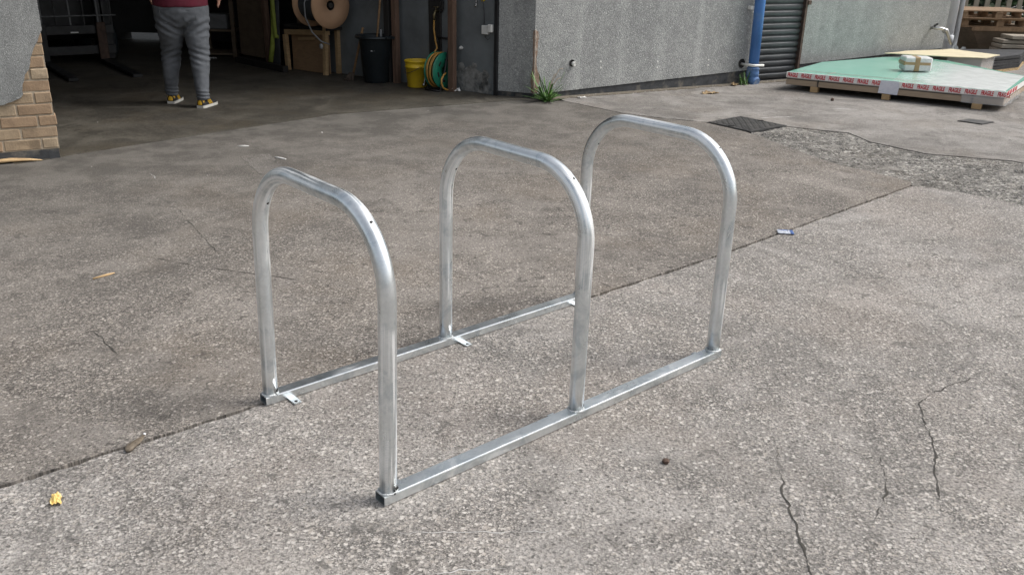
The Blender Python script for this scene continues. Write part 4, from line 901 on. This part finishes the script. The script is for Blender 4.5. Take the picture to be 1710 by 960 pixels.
tl = [dc-da*.2+dm @ Vector(q) for q in ((-.02, .185, 0), (-.12, .15, 0), (-.20, .02, .01), (-.21, -.12, .03), (-.15, -.28, .05), (-.05, -.38, .06), (.06, -.42, .06))]
MB().tube(tl, .008, 8).build('cable_tail', M['cable_light'], dr)
MB().lathe([(0, -.03), (.018, -.028), (.022, 0), (.014, .022), (0, .024)], 12, tl[-2]-Z*.05).build('plug', M['cable_light'], dr)
# partition end: kick board, boards, post and straps
kb = MB().obox((-3.45, 10.95, .035), (-2.66, 10.17, .035), .07, .07, bev=.004).build('kick_beam', M['black_post']); tag(kb, 'dark timber beam lying on the workshop floor by the stand', 'beam')
bp = MB().obox((-3.40, 10.98, 1.2), (-3.0, 10.60, 1.2), .02, 2.2).build('leaning_board', M['ply_dark']); tag(bp, 'tall brown sheet board standing on edge behind the dark beam', 'board')
pp = MB().obox((-2.93, 10.52, .0), (-2.99, 10.56, 2.6), .075, .055, upv=(.6, .8, 0), bev=.004).build('timber_post', M['brown_post']); tag(pp, 'brown timber post beside the lime straps', 'post')
for k, (a, b, c_, lab) in enumerate((((-2.86, 10.42, 1.2), (-2.80, 10.36, .40), (-2.79, 10.35, .36), 'lime green webbing strap hanging straight beside the timber post'), ((-2.84, 10.44, 1.0), (-2.84, 10.40, .42), (-2.90, 10.43, .08), 'lime green webbing strap bunched to the floor beside the timber post'))):
    stp = MB().tube([a, Vector(a).lerp(Vector(b), .5)+Vector((.012, 0, 0)), b, Vector(b).lerp(Vector(c_), .5)+Vector((.008, 0, 0)), c_], [.022, .025, .02, .028, .03], 8, ell=[(1, .35)]*5).build('webbing_strap', M['lime']); tag(stp, lab, 'strap')
for k in range(6):
    rod = MB().tube([(-2.77-.018*k, 10.34+.018*k, .0), (-2.75-.012*k, 10.42+.018*k, .9+.1*(k % 3))], .008, 7).build('steel_rod', M['cable']); tag(rod, 'thin dark steel rod standing behind the lime straps', 'rod', 'rods behind the lime straps')
# shelving deeper inside
sf = thing('shelf_unit', 'dark timber shelf unit standing behind the walking person', 'shelf', (-3.85, 11.5, 0))
for x in (-4.06, -3.62):
    for y in (11.42, 11.78): MB().box((x, y, .8), (.05, .05, 1.6), None, .003).build('upright', M['ply_dark'], sf)
for z in (.04, .33, .72, 1.15, 1.55): MB().box((-3.84, 11.6, z), (.50, .42, .022)).build('shelf_board', M['ply_dark'], sf)
bx = MB().box((-3.83, 11.55, .434), (.27, .30, .18), None, .012).build('storage_box', M['greybox']); tag(bx, 'grey storage box on the shelf unit', 'box')
bx = MB().box((-3.86, 11.55, .81), (.34, .28, .15), None, .01).build('carton', M['card']); tag(bx, 'brown carton on an upper board of the shelf unit', 'box')
crumple('paper_offcut', M['tape'], 'pale offcut lying on the floor under the shelf unit', 'litter', (-3.86, 11.2, .003), (.12, .06), .2, 6.6, .3)
# forklift facing out
FD = Vector((.61, -.79, 0)).normalized(); FL_ = Vector((.79, .61, 0)).normalized(); FO = Vector((-5.14, 10.36, 0))
def fp(l, f, z): return FO+FL_*l+FD*f+Z*z
fk = thing('forklift', 'black forklift truck with lowered forks parked inside the dark doorway', 'forklift', tuple(fp(0, -1.2, 0)))
def fbar(name, a, b, w_, h_, mat='black_steel', bev=.004, par=None, upv=(0, 0, 1)): return MB().obox(fp(*a), fp(*b), w_, h_, upv=upv, bev=bev).build(name, M[mat], par or fk)
for l in (-.42, .42):
    fbar('mast_upright', (l, -.22, .04), (l, -.22, 2.4), .09, .12, upv=tuple(FD)); fbar('mast_upright', (l*.78, -.20, .05), (l*.78, -.20, 2.3), .06, .1, upv=tuple(FD))
for z in (.16, .39): fbar('carriage_bar', (-.46, -.08, z), (.46, -.08, z), .05, .10)
fbar('backrest_top', (-.47, -.08, 1.1), (.47, -.08, 1.1), .04, .04); fbar('backrest_rail', (-.47, -.06, .545), (.50, -.06, .545), .018, .014, 'greybox')
for k in range(7): l = -.45+k*.15; fbar('backrest_bar', (l, -.08, .42), (l, -.08, 1.1), .018, .018, 'greybox' if k % 2 else 'black_steel', .002, upv=tuple(FD))
for l in (-.33, .31):
    f_ = fbar('fork', (l, -.03, .04), (l, 1.32, .022), .10, .035); fbar('shank', (l, -.03, .02), (l, -.03, .47), .10, .045, 'rust' if l > 0 else 'black_steel', .004, f_, upv=tuple(FD))
for l in (-.44, -.02): fbar('glint_strip', (l, -.05, .362), (l+.085, -.05, .362), .006, .014, 'glint_white', .001)  # pale strips standing in for bright glints on the carriage
mb = MB(); mb.box(fp(0, -1.25, .55), (1.5, .95, .62), Matrix((FD, FL_, Z)).transposed(), .06); mb.build('chassis', M['black_steel'], fk)
MB().box(fp(0, -1.95, .68), (.45, .98, .80), Matrix((FD, FL_, Z)).transposed(), .12).build('counterweight', M['rust'], fk)
for l in (-.46, .46):
    for f in (-.5, -1.8):
        wv = MB().lathe([(.08, -.09), (.2, -.09), (.24, -.06), (.24, .06), (.2, .09), (.08, .09)], 24, fp(l, f, .241), Matrix((FD, Z, FL_)).transposed()).build('wheel', M['bin'], fk); MB().lathe([(0, -.07), (.11, -.075), (.11, .075), (0, .07)], 18, fp(l, f, .241), Matrix((FD, Z, FL_)).transposed()).build('rim', M['greybox'], wv)
    fbar('guard_post', (l*.9, -.6, .85), (l*.85, -.75, 2.1), .05, .05, upv=tuple(FL_)); fbar('guard_post', (l*.9, -1.9, 1.0), (l*.85, -1.8, 2.1), .05, .05, upv=tuple(FL_))
for f in (-.75, -1.1, -1.45, -1.8): fbar('guard_bar', (-.42, f, 2.1), (.42, f, 2.1), .05, .04)
MB().box(fp(0, -1.35, .93), (.45, .48, .12), Matrix((FD, FL_, Z)).transposed(), .03).build('seat', M['bin'], fk); MB().box(fp(0, -1.6, 1.2), (.12, .46, .5), Matrix((FD, FL_, Z)).transposed(), .03).build('seat_back', M['bin'], fk)
# ------------------------------------------------------------------ the person walking in
PF = Vector((-.15, .989, 0)); PR = Vector((.989, .15, 0)); PC = Vector((-2.965, 7.955, 0))
ps = thing('person', 'person in maroon shirt and grey jeans walking into the workshop', 'person', tuple(PC))
def pp_(r, f, z): return PC+PR*r+PF*f+Z*z
def loft(rows, n=20):
    mb = MB(); mb.tube([pp_(r, f, z) for r, f, z, _, _ in rows], 1, n, ell=[(a, b) for *_, a, b in rows], refv=tuple(PR)); return mb
LEG = {}
def legrows(sx, foot, scale=1.0, z0=.075):
    fr_, ff = foot
    hip = (sx*.105, .0); kr, kf = hip[0]*.45+fr_*.55, (hip[1]+ff)/2+.035
    rows = [(hip[0]*.95, 0, .86, .135, .145), (hip[0], .0, .76, .128, .140), (hip[0]+sx*.003, .005, .66, .115, .122), (hip[0]*.75+fr_*.25, kf*.6, .55, .098, .105), (kr, kf, .45, .086, .090), (kr*.8+fr_*.2, kf*.8+ff*.2-.01, .37, .081, .085), (kr*.45+fr_*.55, (kf+ff)/2-.03, .25, .067, .074), (fr_*.95+kr*.05, ff-.02, .14, .056, .062), (fr_, ff-.012, z0, .055, .068)]
    return [(r, f, z, a*scale, b*scale) for r, f, z, a, b in rows]
FTL = ((Vector((-3.165, 8.05, 0))-PC).dot(PR), (Vector((-3.165, 8.05, 0))-PC).dot(PF)); FTR = ((Vector((-2.815, 7.86, 0))-PC).dot(PR), (Vector((-2.815, 7.86, 0))-PC).dot(PF))
# body: one continuous figure
bd = MB()
for sx, ft_ in ((-1, FTL), (1, FTR)):
    q = legrows(sx, ft_, .78, .07); l_ = loft(q); bd.add(l_.v, l_.f)
t_ = loft([(0, 0, .74, .15, .12), (0, 0, .86, .19, .135), (0, .0, 1.0, .185, .13), (0, .01, 1.15, .18, .125), (0, .015, 1.28, .19, .125), (0, .01, 1.38, .175, .11), (0, .005, 1.44, .09, .08), (0, .015, 1.50, .058, .06), (0, .03, 1.56, .06, .065)]); bd.add(t_.v, t_.f)
hd_ = loft([(0, .035, 1.50, .03, .04), (0, .045, 1.53, .06, .075), (0, .04, 1.58, .072, .092), (0, .035, 1.65, .077, .098), (0, .03, 1.71, .068, .088), (0, .025, 1.745, .04, .05), (0, .025, 1.755, .01, .01)]); bd.add(hd_.v, hd_.f)
bd.box(pp_(0, .137, 1.605), (.026, .03, .05)); 
for sx in (-1, 1): bd.box(pp_(sx*.078, .03, 1.615), (.014, .035, .06)); bd.box(pp_(sx*.03, .122, 1.64), (.02, .012, .012))
bd.box(pp_(0, .124, 1.555), (.045, .012, .012))
for sx in (-1, 1):
    sw = -.05 if sx > 0 else .22
    j = [(sx*.17, .0, 1.40), (sx*.215, .0, 1.36), (sx*.262, sw*.4-.06, 1.19), (sx*.29, sw*.6-.05, 1.11), (sx*.318, sw*.9+.04, 1.03), (sx*.322, sw+.07, 1.0)]
    bd.tube([pp_(*q) for q in j], [.06, .056, .046, .042, .031, .027], 14)
    w_ = Vector(pp_(sx*.322, sw+.07, 1.005)); bd.tube([w_, w_+Vector((0, .005, -.03)), w_+PR*sx*.003+Vector((0, .01, -.07)), w_+Vector((0, .012, -.095))], [.026, .032, .034, .026], 12, ell=[(.8, 1.2)]*4, refv=tuple(PR))
    for k, (o_, L_) in enumerate(((-.026, .062), (-.009, .074), (.009, .07), (.026, .055))):
        b0 = w_+PF*o_+Vector((0, .012, -.085)); bd.tube([b0, b0+Vector((0, .004, -L_*.55))-PR*sx*.004, b0+PF*.006-PR*sx*.016+Vector((0, 0, -L_))], [.0105, .0095, .0075], 8)
    t0 = w_+PF*.026+Vector((0, 0, -.03)); bd.tube([t0, t0+PF*.024+Vector((0, 0, -.028)), t0+PF*.026-PR*sx*.006+Vector((0, 0, -.058))], [.012, .0105, .008], 8)
bd.xf(INV[ps.name]); body = link('body', remeshed(bd, .0065, 5, M['skin'], 'body'), None, ps)
# jeans
jn = MB()
for sx, ft_ in ((-1, FTL), (1, FTR)): l_ = loft(legrows(sx, ft_), 28); jn.add(l_.v, l_.f)
h_ = loft([(0, 0, .70, .12, .12), (0, -.005, .76, .212, .150), (0, -.012, .82, .226, .162), (0, -.008, .88, .222, .155), (0, 0, .95, .205, .142)], 28); jn.add(h_.v, h_.f)
jn.xf(INV[ps.name]); jm = remeshed(jn, .008, 6, M['jeans'], 'jeans')
for v in jm.vertices:      # creases: gathered at the knee and ankle, drawn diagonally under the seat
    c = v.co; nrm = v.normal; z = c.z
    k = .007*math.exp(-((z-.11)/.04)**2)*math.sin(z*210+c.x*20+c.y*14) + .006*math.exp(-((z-.44)/.08)**2)*math.sin(z*120+abs(c.x)*45+c.y*8) + .007*math.exp(-((z-.69)/.08)**2)*math.sin(z*95-abs(c.x)*60+c.y*10)
    k += .004*noise.noise(Vector((c.x*12, c.y*12, z*22)))+.0025*noise.noise(Vector((c.x*30, c.y*30, z*45)))
    v.co = c+nrm*k
jeans = link('jeans', jm, None, ps)
for sx in (-1, 1):
    mb = MB(); pts = []
    for (r, z) in ((-.052, .835), (.052, .842), (.050, .745), (0, .728), (-.048, .745)): pts.append((sx*.095+r, z))
    for i in range(5):
        a, b = pts[i], pts[(i+1) % 5]; f = lambda q: pp_(q[0], -.162+abs(q[0]-sx*.095)*.05+(.84-q[1])*.02, q[1]); mb.tube([f(a), f(((a[0]+b[0])/2, (a[1]+b[1])/2)), f(b)], .0022, 6)
    mb.build('pocket', M['jeans_dark'], jeans)
sh_ = MB(); l_ = loft([(0, -.005, .855, .236, .176), (0, -.005, .92, .232, .170), (0, 0, 1.02, .222, .160), (0, .008, 1.15, .210, .150), (0, .012, 1.28, .215, .148), (0, .01, 1.37, .20, .132), (0, .005, 1.43, .12, .10), (0, .008, 1.455, .075, .075)], 30); sh_.add(l_.v, l_.f)
for sx in (-1, 1):
    sw = -.10 if sx > 0 else .12
    sh_.tube([pp_(sx*.14, .0, 1.385), pp_(sx*.215, .0, 1.335), pp_(sx*.245, sw*.15, 1.22), pp_(sx*.262, sw*.3-.02, 1.12)], [.07, .074, .068, .066], 16)
sh_.xf(INV[ps.name]); sm_ = remeshed(sh_, .012, 4, M['maroon'], 'shirt')
for v in sm_.vertices: v.co += v.normal*(.006*noise.noise(Vector((v.co.x*8, v.co.y*8, v.co.z*9))))
link('shirt', sm_, None, ps)
hr_ = MB(); l_ = loft([(0, -.0, 1.53, .05, .05), (0, .005, 1.58, .076, .075), (0, .018, 1.65, .083, .095), (0, .028, 1.71, .076, .096), (0, .025, 1.755, .045, .056), (0, .025, 1.768, .01, .01)]); hr_.add(l_.v, l_.f); hr_.xf(INV[ps.name]); link('hair', remeshed(hr_, .008, 3, M['hair'], 'hair'), None, ps)
def shoe(c, yaw):
    fwd = Vector((-math.sin(yaw), math.cos(yaw), 0)); sd_ = Vector((fwd.y, -fwd.x, 0)); Q = lambda r, f, z: Vector(c)+sd_*r+fwd*f+Z*z
    mb = MB(); sec = [(-.075, .030, .075), (-.055, .038, .085), (-.02, .040, .088), (.03, .042, .078), (.08, .046, .062), (.13, .047, .052), (.17, .038, .044), (.192, .02, .034)]
    vs = []; n = 14
    for f, w_, h in sec:
        for k in range(n): a = math.pi*k/(n-1); vs.append(Q(math.cos(a)*w_, f, .018+max(0, math.sin(a))**.7*(h-.018)))
    mb.add(vs, [(i*n+k, i*n+k+1, (i+1)*n+k+1, (i+1)*n+k) for i in range(len(sec)-1) for k in range(n-1)], True)
    mb.add([vs[k] for k in range(n)], [list(range(n))]); mb.add([vs[(len(sec)-1)*n+k] for k in range(n)], [list(range(n))])
    s_ = mb.build('shoe', M['shoe'], ps)
    out = [(Q(w_*1.06, f*1.03, 0)) for f, w_, h in sec]+[(Q(-w_*1.06, f*1.03, 0)) for f, w_, h in reversed(sec)]
    MB().prism([(p.x, p.y) for p in out], .001, .024).build('sole', M['sole'], s_)
    hb = MB(); hv = []
    for k in range(7):
        a = math.pi*(.5+(k-3)/3*.52)
        for z in (.030, .050, .070): hv.append(Q(math.cos(a)*.036*(1-.1*(z > .06)), -.050-math.sin(a)*.031+(.004 if z > .06 else 0), z))
    hb.add(hv, [(k*3+j, (k+1)*3+j, (k+1)*3+j+1, k*3+j+1) for k in range(6) for j in range(2)], True); hb.build('heel_patch', M['shoe_y'], s_)
    for k in range(3):
        for sx in (-1, 1): MB().obox(Q(sx*.0455, .02+k*.022, .028), Q(sx*.036, .0+k*.022, .066), .007, .003, upv=tuple(sd_*sx)).build('stripe', M['shoe_y'], s_)
    return s_
shoe(tuple(PC+PR*FTL[0]+PF*FTL[1]), R(4)); shoe(tuple(PC+PR*FTR[0]+PF*FTR[1]), R(-9))

# ------------------------------------------------------------------ litter in the yard
o = thing('crushed_bottle', 'crushed brown plastic bottle lying on the slab joint', 'bottle', (-1.12, 2.235, 0), R(84))
mb = MB().tube([(-.065, 0, .012), (-.05, 0, .014), (-.02, .004, .013), (.02, 0, .011), (.045, -.003, .009), (.075, 0, .007), (.095, .004, .006)], [.008, .019, .021, .018, .014, .008, .006], 14, ell=[(.55, 1.15)]*7)
for v in mb.v: v += Vector((0, noise.noise(v*60)*.004, abs(noise.noise(v*45))*.005))
mb.build('body', M['bottle'], o, world=False); o.scale = (.62, .62, .62); MB().tube([(.095, .004, .006), (.108, .005, .006)], .0065, 10).build('cap', M['pipe_grey'], o, world=False)
crumple('yellow_wrapper', M['yellow'], 'crumpled yellow wrapper lying on the coarse concrete', 'litter', (-1.215, 1.955, .0), (.048, .026), R(116), 1.7, .45)
o = thing('foil_packet', 'flat blue and white foil packet beside the slab joint', 'litter', (1.478, 4.512, .0), R(-8))
MB().box((0, 0, .006), (.085, .062, .007), None, .003).build('packet', M['foilwhite'], o, world=False)
MB().box((.033, 0, .0065), (.022, .0625, .0075), None, .003).build('blue_end', M['foilblue'], o, world=False); MB().box((-.008, .022, .0098), (.05, .010, .001)).build('blue_band', M['foilblue'], o, world=False); MB().box((0, -.034, .004), (.085, .008, .002)).build('seal', M['strap'], o, world=False)
o = MB().tube([(-3.50, 5.57, .012), (-3.36, 5.655, .016), (-3.25, 5.69, .014), (-3.18, 5.715, .008)], [.022, .024, .015, .003], 8, ell=[(.6, 1.1)]*4).build('wood_splinter', M['chip']); tag(o, 'large pale wood splinter at the foot of the brick pier', 'splinter')
for k, (x, y, a, L, lab) in enumerate(((-1.83, 3.62, .9, .05, 'small pale wood splinter on the worn brown slab'), (-1.64, 5.95, 2.6, .055, 'thin pale splinter on the slab near the doorway'), (-2.0, 6.3, .1, .04, 'short white splinter just outside the doorway'))):
    v = Vector((math.cos(a), math.sin(a), 0)); c = Vector((x, y, .004)); o = MB().tube([c-v*L, c+v*L*.3, c+v*L], [.004, .006, .002], 6).build('wood_chip', M['chip'] if k == 0 else M['tape']); tag(o, lab, 'splinter')
o = MB().lathe([(.009, 0), (.011, .004), (.011, .011), (.006, .014), (0, .014)], 6, (.47, 2.215, .0), smooth=False).build('steel_nut', M['rust']); tag(o, 'small dark nut lying on the coarse concrete slab', 'nut')
o = MB().lathe([(.014, 0), (.018, .006), (.017, .02), (.009, .03), (0, .031)], 8, (3.26, 9.07, .0), smooth=False).build('pebble', M['rust']); tag(o, 'dark pebble before the glass pack bearer', 'pebble')
